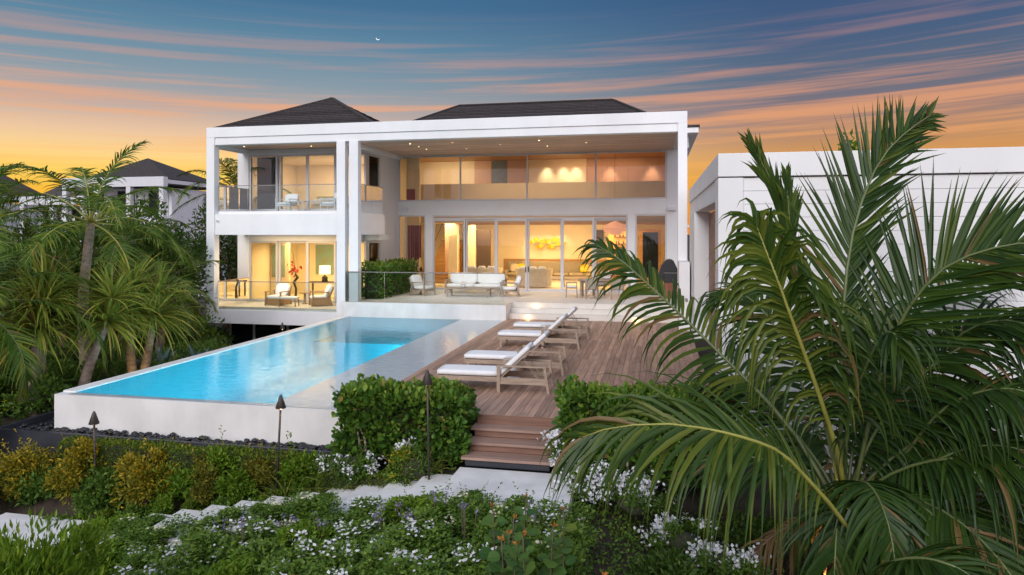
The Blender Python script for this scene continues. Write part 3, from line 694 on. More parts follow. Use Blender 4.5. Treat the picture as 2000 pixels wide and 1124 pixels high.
t = thing('low_table', 'round dark low table between the indoor sofas', 'table', (-7.3, 36.6, TZ)); MB().lathe([(.5, .36), (.52, .38), (.52, .41), (.5, .42)], (-7.3, 36.6, TZ), 20).build('table_top', M_['darkwood'], t); MB().lathe([(.3, .0), (.08, .05), (.08, .36)], (-7.3, 36.6, TZ), 12).build('pedestal', M_['black'], t)
t = thing('side_cube', 'small dark open cube table beside the long sofa', 'side table', (-2.4, 40.2, TZ))
for bb in ((-2.62, -2.18, 39.98, 40.42, TZ + .44, TZ + .48), (-2.62, -2.58, 39.98, 40.42, TZ, TZ + .44), (-2.22, -2.18, 39.98, 40.42, TZ, TZ + .44)): B(*bb).build('panel', M_['black'], t)
# bar with lit shelves
bar = thing('lit_bar_shelf', 'orange backlit bar shelving with rows of dark glasses', 'shelving', (-2.0, 38.6, TZ))
B(-2.5, -1.0, 38.62, 38.72, TZ, 3.8).build('back_panel', M_['bar_glow'], bar)
for k in range(6):
    z = 1.55 + .38 * k; B(-2.2, -1.02, 38.34, 38.618, z, z + .03).build('shelf', M_['darkwood'], bar)
for k in range(6):
    for j in range(5):
        z = 1.582 + .38 * k; x = -2.1 + .22 * j + random.uniform(-.05, .05); MB().lathe([(.03, 0), (.035, .1), (.012, .14), (.012, random.uniform(.16, .24))], (x, 38.45, z), 8).build('bottle', M_['black'], None, label='small dark bottle standing on the lit bar shelf', cat='bottle', group='bottles on the lit bar shelves')
lamp('AREA', (-1.7, 37.6, 3.7), 26, (1, .5, .15), 1.2, (-1.7, 38.6, 2.0))
ct = thing('bar_counter', 'dark topped wooden bar counter in front of the lit shelves', 'counter', (-2.0, 36.6, TZ)); B(-3.3, -.8, 36.3, 36.9, TZ + 1.0, TZ + 1.05).build('counter_top', M_['black'], ct); B(-3.2, -.9, 36.4, 36.85, TZ, TZ + .998).build('counter_base', M_['iwood'], ct)
for x in (-2.7, -2.0, -1.35):
    s = thing('bar_stool', 'wooden bar stool drawn up to the indoor counter', 'stool', (x, 35.9, TZ), 0, 'bar stools at the indoor counter')
    B(x - .19, x + .19, 35.72, 36.08, TZ + .70, TZ + .75).build('seat', M_['iwood'], s, bevel=.01); B(x - .19, x + .19, 35.72, 35.75, TZ + .752, TZ + 1.02).build('backrest', M_['iwood'], s, bevel=.01)
    for sx in (-.16, .16):
        for sy in (-.15, .15): MB().bar((x + sx, 35.9 + sy, TZ), (x + sx * .9, 35.9 + sy * .9, TZ + .698), .03, .03).build('leg', M_['iwood'], s)
# pendant of folded rose paper
pe = thing('rose_pendant_lamp', 'faceted rose coloured pendant lamp hanging over the indoor bar', 'pendant lamp', (-1.9, 34.0, 3.1))
bm = bmesh.new(); bmesh.ops.create_icosphere(bm, subdivisions=2, radius=1)
for v in bm.verts: v.co = Vector((v.co.x * .55, v.co.y * .5, v.co.z * .36)) * random.uniform(.80, 1.12) + Vector((-1.9, 34.0, 3.55))
b = MB(); b.add([v.co for v in bm.verts], [tuple(v.index for v in f.verts) for f in bm.faces]); bm.free(); b.build('shade', M_['pinkshade'], pe)
MB().tube([(-1.9, 34, 3.85), (-1.9, 34, 7.47)], .008, 5).build('cord', M_['black'], pe)
# left narrow bay: red hangings and a console with vases
part('wall_stub', Cm, (-12.378, -11.70, 33.26, 33.36, TZ, 7.48), bevel=0)
B(-12.36, -11.95, 33.2, 33.255, 4.87, 5.55).build('red_painting', M_['art_red'], label='dark red abstract painting seen low in the clerestory window', cat='painting')
b = MB()
hg = thing('red_wall_hanging', 'reddish strips of a textile hanging behind the narrow tall window', 'wall hanging', (-12.0, 33.2, 2))
for k in range(6): B(-12.3 + .12 * k, -12.21 + .12 * k, 33.19 + .02 * (k % 2), 33.22 + .02 * (k % 2), 1.9 + .08 * (k % 3), 3.7).build('strip', M_['art_red'], hg)
cn = thing('console_table', 'honey wood console table behind the narrow tall window', 'table', (-11.7, 32.9, TZ)); B(-12.3, -11.1, 32.72, 33.1, TZ + .78, TZ + .84).build('table_top', M_['iwood'], cn)
for x in (-12.25, -11.2): B(x, x + .06, 32.75, 33.07, TZ, TZ + .778).build('leg', M_['iwood'], cn)
for (x, h) in ((-11.9, .32), (-11.5, .22)): MB().lathe([(.05, 0), (.10, h * .35), (.04, h * .8), (.055, h)], (x, 32.9, TZ + .842), 10).build('vase', M_['bronze'], label=('taller' if h > .3 else 'shorter') + ' dark vase standing on the console table', cat='vase')
part('window_partition', M_['pinkwall'], (-11.4, -10.6, 36.6, 36.7, TZ, 3.85), bevel=0)
# right narrow bay
dd = part('glazed_back_door', M_['iwood'], (-1.0 + .2, .35, 38.0, 38.06, TZ, 3.5), bevel=0)
B(-.62, .2, 37.985, 37.998, .9, 3.35).build('pane', M_['dark_glass'], dd)
# ---------------------------------------------------------------- rooms of the left block
for (z0, z1, cm) in ((.20, 2.95, Cm), (4.25, 6.86, Cm)):
    part('room_floor', M_['ifloor'], (-18.6, -12.64, 28.46, 33.2, z0 - .1, z0 + .004), bevel=0)
    part('room_ceiling', cm, (-18.6, -12.64, 28.46, 33.2, z1, z1 + .06), bevel=0)
    part('back_wall', cm, (-18.6, -12.64, 33.2, 33.29, z0, z1), bevel=0)
    part('end_wall', cm, (-18.61, -18.55, 28.6, 33.2, z0, z1), bevel=0)
lamp('AREA', (-15.6, 30.8, 2.88), 290, (1, .68, .26), 4, (-15.6, 31.2, 0), sizey=2.4)
lamp('AREA', (-15.3, 26.9, 3.22), 110, (1, .70, .36), 4, (-15.3, 27.0, 0), sizey=.8)
lamp('AREA', (-15.2, 31.0, 6.80), 150, (1, .74, .48), 4, (-15.2, 31.2, 4), sizey=2.4)
part('partition', Cm, (-18.5, -17.5, 30.66, 30.76, .21, 2.94), bevel=.01)
for (x0, x1, yy) in ((-18.42, -17.72, 30.61), (-17.4, -16.4, 33.15)):
    B(x0, x1, yy, yy + .045, 1.15, 2.7).build('green_painting', M_['art_green'], label='tall pale green painting on the lit ground floor bedroom wall', cat='painting', group='green paintings in the lit bedroom')
dk = thing('writing_desk', 'dark slender desk behind the lower balcony doors', 'desk', (-15.6, 30.4, .2))
B(-16.3, -14.4, 30.1, 30.7, .93, .98).build('desk_top', M_['darkwood'], dk)
for x in (-16.25, -14.5):
    for y in (30.13, 30.6): B(x, x + .06, y, y + .06, .205, .928).build('leg', M_['darkwood'], dk)
tl = thing('table_lamp', 'table lamp with a glowing white shade and dark ribbed base on the desk', 'lamp', (-15.45, 30.35, .98))
MB().lathe([(.13, 0), (.15, .06), (.12, .12), (.15, .18), (.11, .24), (.03, .30), (.03, .34)], (-15.45, 30.35, .982), 14).build('lamp_base', M_['bronze'], tl)
MB().lathe([(.27, .36), (.25, .76)], (-15.45, 30.35, .982), 18).build('lamp_shade', M_['shade_glow'], tl)
fl = thing('red_flower_vase', 'tall dark stand with red orchids in the lit bedroom', 'flowers', (-16.5, 29.5, .2))
MB().tube([(-16.5, 29.5, .205), (-16.48, 29.5, .7), (-16.6, 29.5, 1.0), (-16.4, 29.5, 1.22), (-16.52, 29.5, 1.4)], [.07, .05, .06, .07, .05], 8).build('stand', M_['darkwood'], fl)
b = MB()
for k in range(26):
    c = Vector((-16.6 + random.gauss(0, .17), 29.5 + random.gauss(0, .1), 1.62 + random.gauss(0, .14))); d = Vector((random.gauss(0, 1), random.gauss(0, 1), random.gauss(0, 1))).normalized() * .09; e = d.orthogonal().normalized() * .06
    b.add([c - d, c + e, c + d, c - e], [(0, 1, 2, 3)])
b.build('blossom', M_['red'], fl); MB().tube([(-16.5, 29.5, 1.4), (-16.6, 29.5, 2.0), (-16.65, 29.5, 2.5)], .012, 5).build('stalk', M_['darkwood'], fl)
cu = thing('blue_grey_curtain', 'blue grey pleated curtain drawn behind the upper balcony door', 'curtain', (-17.3, 28.7, 4.26))
def pleats(x0, x1, y, z0, z1, m, parent, n=26):
    b = MB(); vs = []
    for k in range(n * 2 + 1): vs.append((x0 + (x1 - x0) * k / (2 * n), y + (.05 if k % 2 else -.05)))
    b.add([(x, y_, z0) for x, y_ in vs] + [(x, y_, z1) for x, y_ in vs], [(i, i + 1, len(vs) + i + 1, len(vs) + i) for i in range(len(vs) - 1)]); b.build('drape', m, parent)
pleats(-18.0, -17.2, 28.75, 4.27, 6.8, M_['curtain'], cu); pleats(-17.15, -16.7, 28.68, 4.27, 6.8, M_['curtain'], cu, 12)
bd = thing('upstairs_bed', 'bed with pale yellow covers behind the upper balcony doors', 'bed', (-14.6, 30.4, 4.26))
B(-15.8, -13.5, 29.6, 31.6, 4.27, 4.62).build('bed_base', M_['linen'], bd, bevel=.04); MB().cushion(-15.85, -13.45, 29.5, 31.65, 4.60, 4.92).build('mattress', M_['canvas'], bd); MB().cushion(-15.6, -13.7, 29.75, 30.6, 4.9, 5.06).build('blanket', mat('pale_yellow_blanket', (.72, .60, .30), .9, .06), bd)
# ================================================================ terrace, balcony and deck furniture
TK, CV = M_['teak'], M_['canvas']
def armchair(name, label, loc, rz, wood=TK, group=None, slab_side=False):
    """faces local +x, 0.78 wide"""
    t = thing(name, label, 'armchair', loc, rz, group)
    W = .36
    for s in (-1, 1):
        y = s * W
        MB().bar((.36, y, 0), (.32, y, .56), .05, .06).build('leg', wood, t, local=True)
        MB().bar((-.46, y, 0), (-.30, y, .60), .05, .06).build('leg', wood, t, local=True)
        MB().box(-.36, .38, y - .035, y + .035, .56, .595).build('armrest', wood, t, local=True)
        MB().bar((-.42, y * .9, .20), (.34, y * .9, .28), .03, .07).build('side_rail', wood, t, local=True)
        if slab_side: MB().box(-.40, .36, y - .02, y + .02, .03, .36).build('side_panel', wood, t, local=True)
    MB().box(.30, .345, -W, W, .20, .29).build('front_rail', wood, t, local=True)
    if slab_side: MB().box(.30, .34, -W + .02, W - .02, .03, .27).build('front_panel', wood, t, local=True)
    Mb = Matrix.Translation((-.30, 0, .26)) @ Matrix.Rotation(R(-22), 4, 'Y')
    MB().box(-.06, -.02, -W + .03, W - .03, -.06, .58, Mb).build('back_frame', wood, t, local=True)
    MB().cushion(-.02, .15, -W + .045, W - .045, .10, .64, Mb).build('back_cushion', CV, t, local=True)
    MB().cushion(-.30, .36, -W + .045, W - .045, .28, .43).build('seat_cushion', CV, t, local=True)
    return t
armchair('terrace_armchair', 'white cushioned teak armchair beside the terrace hedge', (-10.0, 28.9, TZ + .001), R(-20))
armchair('terrace_armchair', 'white cushioned teak armchair with its slatted back to the dining table', (-6.2, 29.2, TZ + .001), R(196))
so = thing('terrace_sofa', 'long white cushioned teak sofa in front of the glass doors', 'sofa', (-8.0, 30.4, TZ + .001))
Z = TZ + .001
for x in (-9.35, -6.68):
    for y in (29.95, 30.72): B(x, x + .07, y, y + .07, Z, Z + .58).build('leg', TK, so)
    B(x - .01, x + .08, 29.95, 30.79, Z + .582, Z + .62).build('armrest', TK, so)
B(-9.28, -6.68, 29.96, 30.02, Z + .20, Z + .29).build('front_rail', TK, so); B(-9.28, -6.68, 30.73, 30.78, Z + .20, Z + .80).build('back_frame', TK, so)
for k in range(2):
    x0 = -9.27 + 1.3 * k; MB().cushion(x0, x0 + 1.29, 29.97, 30.60, Z + .28, Z + .45).build('seat_cushion', CV, so)
    MB().cushion(x0, x0 + 1.29, -.10, .10, -.02, .50, Matrix.Translation((0, 30.60, Z + .42)) @ Matrix.Rotation(R(-12), 4, 'X')).build('back_cushion', CV, so)
ctb = thing('coffee_table', 'long low slatted teak coffee table on the terrace', 'table', (-7.9, 28.7, Z))
for k in range(6): B(-8.85, -6.85, 28.30 + .135 * k, 28.43 + .135 * k, Z + .34, Z + .37).build('slat', TK, ctb)
for x in (-8.75, -7.0):
    for y in (28.34, 29.0): B(x, x + .05, y, y + .05, Z, Z + .338).build('leg', TK, ctb)
    B(x + .005, x + .045, 28.39, 29.0, Z + .28, Z + .336).build('rail', TK, ctb)
def flowers(loc, label, mcol, s=1.0):
    t = thing('flower_bowl', label, 'flowers', loc)
    MB().lathe([(.06 * s, 0), (.13 * s, .06 * s), (.15 * s, .11 * s)], loc, 14).build('bowl', M_['white_metal'], t); b = MB()
    for k in range(40):
        c = Vector(loc) + Vector((random.gauss(0, .10), random.gauss(0, .09), .15 + abs(random.gauss(0, .06)))) * s
        d = Vector((random.gauss(0, 1), random.gauss(0, 1), random.gauss(0, 1))).normalized() * .045 * s; e = d.orthogonal().normalized() * .035 * s
        b.add([c - d, c + e, c + d, c - e], [(0, 1, 2, 3)])
    b.build('blossoms_mass' if False else 'blossom', mcol, t)
flowers((-8.1, 28.65, Z + .37), 'low white bowl of white blossoms on the coffee table', CV)
dt = thing('dining_table', 'teak outdoor dining table beside the glass doors', 'table', (-2.2, 29.6, Z))
for k in range(6): B(-3.2, -.9, 29.05 + .17 * k, 29.213 + .17 * k, Z + .72, Z + .755).build('plank', TK, dt)
for x in (-3.1, -1.08):
    for y in (29.12, 29.92): B(x, x + .08, y, y + .08, Z, Z + .718).build('leg', TK, dt)
B(-3.02, -1.08, 29.15, 29.19, Z + .62, Z + .716).build('apron', TK, dt)
flowers((-2.0, 29.55, Z + .755), 'rounded bowl of white blossoms on the dining table', CV, 1.25)
def dchair(loc, rz, label):
    t = thing('dining_chair', label, 'chair', loc, rz)
    for (x, y, h) in ((.22, .24, .62), (.22, -.24, .62), (-.24, .24, .62), (-.24, -.24, .62)): MB().bar((x, y, 0), (x * .94, y, h), .045, .045).build('leg', TK, t, local=True)
    MB().box(-.24, .24, -.26, .26, .40, .435).build('seat', TK, t, local=True); MB().cushion(-.22, .24, -.235, .235, .436, .50).build('seat_cushion', CV, t, local=True)
    MB().box(-.03, .0, -.25, .25, .44, .90, Matrix.Translation((-.22, 0, 0)) @ Matrix.Rotation(R(-8), 4, 'Y')).build('backrest', M_['grey_linen'], t, local=True)
    for s in (-1, 1): MB().box(-.24, .24, s * .25 - .025, s * .25 + .025, .62, .65).build('armrest', TK, t, local=True)
    return t
dchair((-3.45, 29.2, Z), R(6), 'dining chair with woven back at the end of the terrace dining table facing the outbuilding')
dchair((-2.55, 28.65, Z), R(90), 'dining chair on the pool side of the terrace table, next to the end chair')
dchair((-1.5, 28.65, Z), R(90), 'dining chair on the pool side of the terrace table, next to the grill')
dchair((-2.4, 30.5, Z), R(-90), 'dining chair between the terrace table and the glass doors')
gr = thing('barbecue_grill', 'black hooded barbecue on a red brown cabinet beside the portico post', 'grill', (.72, 30, Z))
B(.42, 1.0, 29.5, 30.7, Z + .02, Z + .66).build('cabinet', M_['redwood'], gr, bevel=.01); B(.40, 1.02, 29.48, 30.72, Z + .662, Z + 1.06).build('firebox', M_['black'], gr, bevel=.02); B(.385, 1.03, 29.46, 30.74, Z + 1.062, Z + 1.085).build('counter_edge', M_['rail'], gr)
b = MB(); pr_ = [(.14 + .78 * (1 - math.cos(a)) * .62, Z + .62 + 1.02 * math.sin(a)) for a in np.linspace(0, math.pi * .62, 12)]
b.prism([(p[0], p[1]) for p in pr_] + [(1.02, Z + 1.09), (.42, Z + 1.09), (.36, Z + .62)], 1, 29.6, 30.4); b.build('hood', M_['black'], gr, bevel=.015)
# ---- balconies
armchair('wooden_armchair', 'honey teak armchair facing the pool on the lower balcony', (-15.95, 27.0, .206), R(-94), M_['teak_warm'], slab_side=True)
armchair('wooden_armchair', 'honey teak armchair turned sideways on the lower balcony', (-14.05, 27.1, .206), R(-142), M_['teak_warm'], slab_side=True)
ot = thing('footstool', 'low footstool with a pale cushion between the lower balcony armchairs', 'footstool', (-15.15, 26.55, .206), R(10))
for x in (-.34, .34):
    for y in (-.22, .22): MB().bar((x, y, 0), (x * .92, y * .92, .32), .035, .035).build('leg', M_['teak_warm'], ot, local=True)
MB().cushion(-.38, .38, -.26, .26, .31, .42).build('cushion', CV, ot, local=True)
rs = thing('round_side_table', 'small round wooden table behind the lower balcony footstool', 'side table', (-15.0, 27.6, .206)); MB().lathe([(.22, .46), (.23, .48), (.22, .50)], (-15.0, 27.6, .206), 16).build('table_top', M_['teak_warm'], rs); MB().lathe([(.16, 0), (.05, .05), (.05, .46)], (-15.0, 27.6, .206), 12).build('pedestal', M_['teak_warm'], rs)
def bchair(loc, rz, label):
    t = thing('balcony_chair', label, 'chair', loc, rz); W = .34; wood = M_['white_metal']
    for s in (-1, 1):
        y = s * W; MB().bar((.32, y, 0), (.32, y, .52), .035, .035).build('leg', wood, t, local=True); MB().bar((-.36, y, 0), (-.32, y, .52), .035, .035).build('leg', wood, t, local=True); MB().box(-.36, .36, y - .025, y + .025, .52, .55).build('armrest', wood, t, local=True)
    MB().box(-.32, .33, -W, W, .24, .28).build('seat_frame', wood, t, local=True); MB().cushion(-.30, .33, -W + .03, W - .03, .281, .41).build('seat_cushion', CV, t, local=True)
    MB().cushion(-.06, .08, -W + .02, W - .02, .0, .42, Matrix.Translation((-.30, 0, .38)) @ Matrix.Rotation(R(-14), 4, 'Y')).build('back_cushion', CV, t, local=True); return t
bchair((-15.5, 27.0, 4.222), R(-95), 'white chair facing out on the upper balcony next to the curtain'); bchair((-13.45, 27.0, 4.222), R(180), 'white chair turned sideways on the upper balcony by the square post')
bt = thing('balcony_table', 'low white table between the chairs on the upper balcony', 'table', (-14.75, 26.5, 4.222))
B(-15.2, -14.3, 26.25, 26.75, 4.222 + .40, 4.222 + .43).build('table_top', M_['white_metal'], bt)
for x in (-15.17, -14.37):
    for y in (26.28, 26.68): B(x, x + .035, y, y + .035, 4.222, 4.222 + .399).build('leg', M_['white_metal'], bt)
# ---- sun loungers
def lounger():
    """foot end towards -x, backrest towards +x; origin on the deck, at mid width"""
    t = thing('sun_lounger', '', 'sun lounger', (0, 0, .003)); t['label'] = 'x'
    W = .36
    for s in (-1, 1):
        y = s * W
        MB().bar((-1.30, y, .26), (1.02, y, .26), .04, .09).build('side_rail', TK, t, local=True)
        MB().box(-1.24, -1.18, y - .02, y + .02, 0, .215).build('leg', TK, t, local=True)
        MB().box(-.02, .05, y * 1.06 - .025, y * 1.06 + .025, 0, .53).build('leg', TK, t, local=True)
        MB().bar((1.06, y * 1.06, 0), (.98, y * 1.06, .53), .05, .07).build('leg', TK, t, local=True)
        MB().box(-.03, 1.02, y * 1.06 - .035, y * 1.06 + .035, .53, .56).build('armrest', TK, t, local=True)
        MB().bar((0, y * 1.06, .20), (1.02, y * 1.06, .20), .03, .05).build('stretcher', TK, t, local=True)
    for x in (-1.30, -.02, 1.0): MB().box(x - .02, x + .02, -W + .022, W - .022, .225, .30).build('cross_rail', TK, t, local=True)
    for k in range(12): MB().box(-1.26 + .105 * k, -1.26 + .105 * k + .075, -W + .022, W - .022, .282, .304).build('slat', TK, t, local=True)
    MB().cushion(-1.34, .02, -W + .015, W - .015, .306, .42, n=10).build('seat_cushion', CV, t, local=True)
    Mb = Matrix.Translation((.03, 0, .30)) @ Matrix.Rotation(R(-43), 4, 'Y')
    bf = MB()
    for y in (-W + .05, W - .05): bf.box(0, .86, y - .02, y + .02, -.03, .0, Mb)
    for k in range(7): bf.box(.05 + .12 * k, .12 + .12 * k, -W + .07, W - .07, -.022, -.004, Mb)
    bf.build('back_frame', TK, t, local=True)
    MB().cushion(-.02, .88, -W + .015, W - .015, .0, .11, Mb, n=10).build('back_cushion', CV, t, local=True)
    for s in (-1, 1): MB().bar((.50, s * .22, .70), (.82, s * .22, .26), .018, .018).build('prop', TK, t, local=True)
    return t
lg0 = lounger()
for i, (x, y, rz, lb) in enumerate(((-3.19, 14.26, 1.5, 'white cushioned teak sun lounger closest to the deck steps'), (-3.12, 16.12, 0, 'white cushioned teak sun lounger, second one up from the deck steps'),
        (-3.14, 19.78, -1, 'white cushioned teak sun lounger, second one down from the terrace steps'), (-3.08, 21.75, 1, 'white cushioned teak sun lounger closest to the terrace steps'))):
    if i == 0: lg0.location = (x, y, .003); lg0.rotation_euler = (0, 0, R(rz)); lg0['label'] = lb; lg0['group'] = 'sun loungers on the deck'
    else: copy_tree(lg0, (x, y, .003), R(rz), lb, 'sun loungers on the deck')
for (x, y, lb) in ((-3.12, 15.2, 'small white hourglass side table between the two loungers by the deck steps'), (-3.2, 20.78, 'small white hourglass side table between the two loungers by the terrace')):
    t = thing('hourglass_table', lb, 'side table', (x, y, .003), 0, 'hourglass side tables')
    MB().lathe([(.17, 0), (.15, .03), (.09, .22), (.12, .36), (.20, .44)], (x, y, .003), 20).build('pedestal', M_['path'], t); MB().lathe([(.215, .441), (.225, .45), (.225, .47), (.215, .48)], (x, y, .003), 20).build('table_top', M_['path'], t)
# ---- path lights: slim posts with conical hats
def path_light(x, y, z0, zt, label, lean=(0, 0)):
    t = thing('path_light', label, 'garden light', (x, y, z0), 0, 'conical garden path lights')
    top = Vector((x + lean[0], y + lean[1], zt))
    MB().tube([(x, y, z0 - .1), top - Vector((0, 0, .16))], [.022, .018], 8).build('post', M_['bronze'], t)
    MB().lathe([(.005, .055), (.088, .0), (.092, .008), (.03, .20), (.012, .235), (.004, .24)], top - Vector((0, 0, .24)), 16).build('hat', M_['bronze'], t)
    MB().lathe([(.016, .0), (.022, .03), (.016, .055)], top - Vector((0, 0, .265)), 8).build('bulb', M_['path_glow'], t)
    lamp('POINT', top - Vector((0, 0.0, .33)), .9, (1, .6, .22), .03)
for (x, y, zt, lb, ln) in ((-10.14, 10.9, .0, 'conical path light standing before the left corner of the pool wall', (-.05, 0)), (-6.48, 10.9, .49, 'conical path light standing before the middle of the pool wall', (.10, 0)),
        (-3.62, 10.75, 1.06, 'conical path light rising through the hedge left of the deck steps', (-.03, 0)), (-13.4, 23.0, .02, 'conical path light below the framed balcony beside the pool edge', (0, 0)), (-15.2, 13.3, -.45, 'conical path light among the plants left of the pool', (0, 0))):
    path_light(x, y, float(ground_z(x, y)), zt, lb, ln)
# ================================================================ plants: tools
def raw_mesh(name, V, loops, starts, totals, mats, tone=None, smooth=False):
    me = bpy.data.meshes.new(name)
    me.vertices.add(len(V)); me.vertices.foreach_set('co', np.ascontiguousarray(V, np.float32).ravel())
    me.loops.add(len(loops)); me.loops.foreach_set('vertex_index', np.ascontiguousarray(loops, np.int32))
    me.polygons.add(len(starts)); me.polygons.foreach_set('loop_start', np.ascontiguousarray(starts, np.int32))
    me.polygons.foreach_set('use_smooth', np.full(len(starts), smooth))
    if tone is not None:
        a = me.attributes.new('tone', 'FLOAT', 'FACE'); a.data.foreach_set('value', np.ascontiguousarray(tone, np.float32))
    for m in mats: me.materials.append(m)
    me.update(calc_edges=True); return me
def link_mesh(name, me, parent=None, **k):
    o = bpy.data.objects.new(name, me); COL.objects.link(o)
    if parent is not None: o.parent = parent; MATW[o.name] = wm(parent).copy()
    return tag(o, **k) if k else o
def offs(parent): return np.array(wm(parent).translation) if parent is not None else np.zeros(3)
def nrmz(a): return a / np.maximum(np.linalg.norm(a, axis=-1, keepdims=True), 1e-9)
SHAPES = {
    'lance': (np.array([(0, 0, 0), (.42, .5, .18), (1, 0, -.12), (.42, -.5, .18), (.5, 0, 0)]), [(0, 1, 2, 4), (0, 4, 2, 3)]),
    'round': (np.array([(0, 0, 0), (.28, .26, .05), (.62, .5, .14), (.90, .36, .10), (1, 0, 0), (.90, -.36, .10), (.62, -.5, .14), (.28, -.26, .05)]), [(0, 1, 2, 3, 4), (4, 5, 6, 7, 0)]),
    'disc': (np.array([(0, 0, 0), (.10, .34, .04), (.42, .54, .10), (.78, .42, .06), (1, 0, -.03), (.78, -.42, .06), (.42, -.54, .10), (.10, -.34, .04)]), [(0, 1, 2, 3, 4), (4, 5, 6, 7, 0)]),
    'petal': (np.array([(0, 0, 0), (.5, .5, .1), (1, .1, .2), (.5, -.5, .1)]), [(0, 1, 2, 3)]),
}
def leaf_obj(name, C, D, Nn, L, W, m, parent=None, shape='lance', tone=None, **k):
    C = np.asarray(C, float) - offs(parent); D = nrmz(np.asarray(D, float)); Nn = np.asarray(Nn, float)
    Nn = nrmz(Nn - D * np.sum(Nn * D, -1, keepdims=True)); S = np.cross(D, Nn); n = len(C)
    L = np.broadcast_to(L, (n,)); W = np.broadcast_to(W, (n,)); T, fs = SHAPES[shape]; nv = len(T)
    V = C[:, None, :] + D[:, None, :] * (T[None, :, 0:1] * L[:, None, None]) + S[:, None, :] * (T[None, :, 1:2] * W[:, None, None]) + Nn[:, None, :] * (T[None, :, 2:3] * W[:, None, None])
    base = (np.arange(n) * nv)[:, None]; flat = np.concatenate([np.array(f) for f in fs]); loops = (base + flat[None]).ravel()
    tot = np.tile([len(f) for f in fs], n); starts = np.concatenate([[0], np.cumsum(tot)[:-1]])
    t = rng.random(n) if tone is None else np.broadcast_to(tone, (n,))
    return link_mesh(name, raw_mesh(name, V.reshape(-1, 3), loops, starts, tot, [m], np.repeat(t, len(fs))), parent, **k)
def ribbon_obj(name, Pn, A, m, parent=None, fold=None, tone=None, **k):
    """Pn (n,s,3) centre lines, A (n,s,3) half-width vectors, fold (n,s,3) drop of the midrib"""
    Pn = np.asarray(Pn, float) - offs(parent); n, s, _ = Pn.shape
    rows = [Pn - A, Pn + A] if fold is None else [Pn - A, Pn + fold, Pn + A]; w = len(rows)
    V = np.stack(rows, 2).reshape(-1, 3); idx = np.arange(n * s * w).reshape(n, s, w); fs = []
    for j in range(w - 1): fs.append(np.stack([idx[:, :-1, j], idx[:, :-1, j + 1], idx[:, 1:, j + 1], idx[:, 1:, j]], -1))
    F = np.stack(fs, 2).reshape(-1, 4); t = rng.random(n) if tone is None else np.broadcast_to(tone, (n,))
    return link_mesh(name, raw_mesh(name, V, F.ravel(), np.arange(len(F)) * 4, None, [m], np.repeat(t, len(F) // n)), parent, **k)
def rand_dirs(n, zmin=-1.0):
    z = rng.uniform(zmin, 1, n); a = rng.uniform(0, 2 * np.pi, n); r = np.sqrt(1 - z * z); return np.stack([r * np.cos(a), r * np.sin(a), z], -1)
def spline(pts, n):
    P0 = np.array(pts, float); P0 = np.vstack([2 * P0[0] - P0[1], P0, 2 * P0[-1] - P0[-2]]); out = []
    m = len(P0) - 3
    for u in np.linspace(0, m - 1e-6, n):
        i = int(u); t = u - i; a, b, c, d = P0[i:i + 4]
        out.append(.5 * ((2 * b) + (c - a) * t + (2 * a - 5 * b + 4 * c - d) * t * t + (3 * b - a - 3 * c + d) * t ** 3))
    return np.array(out)
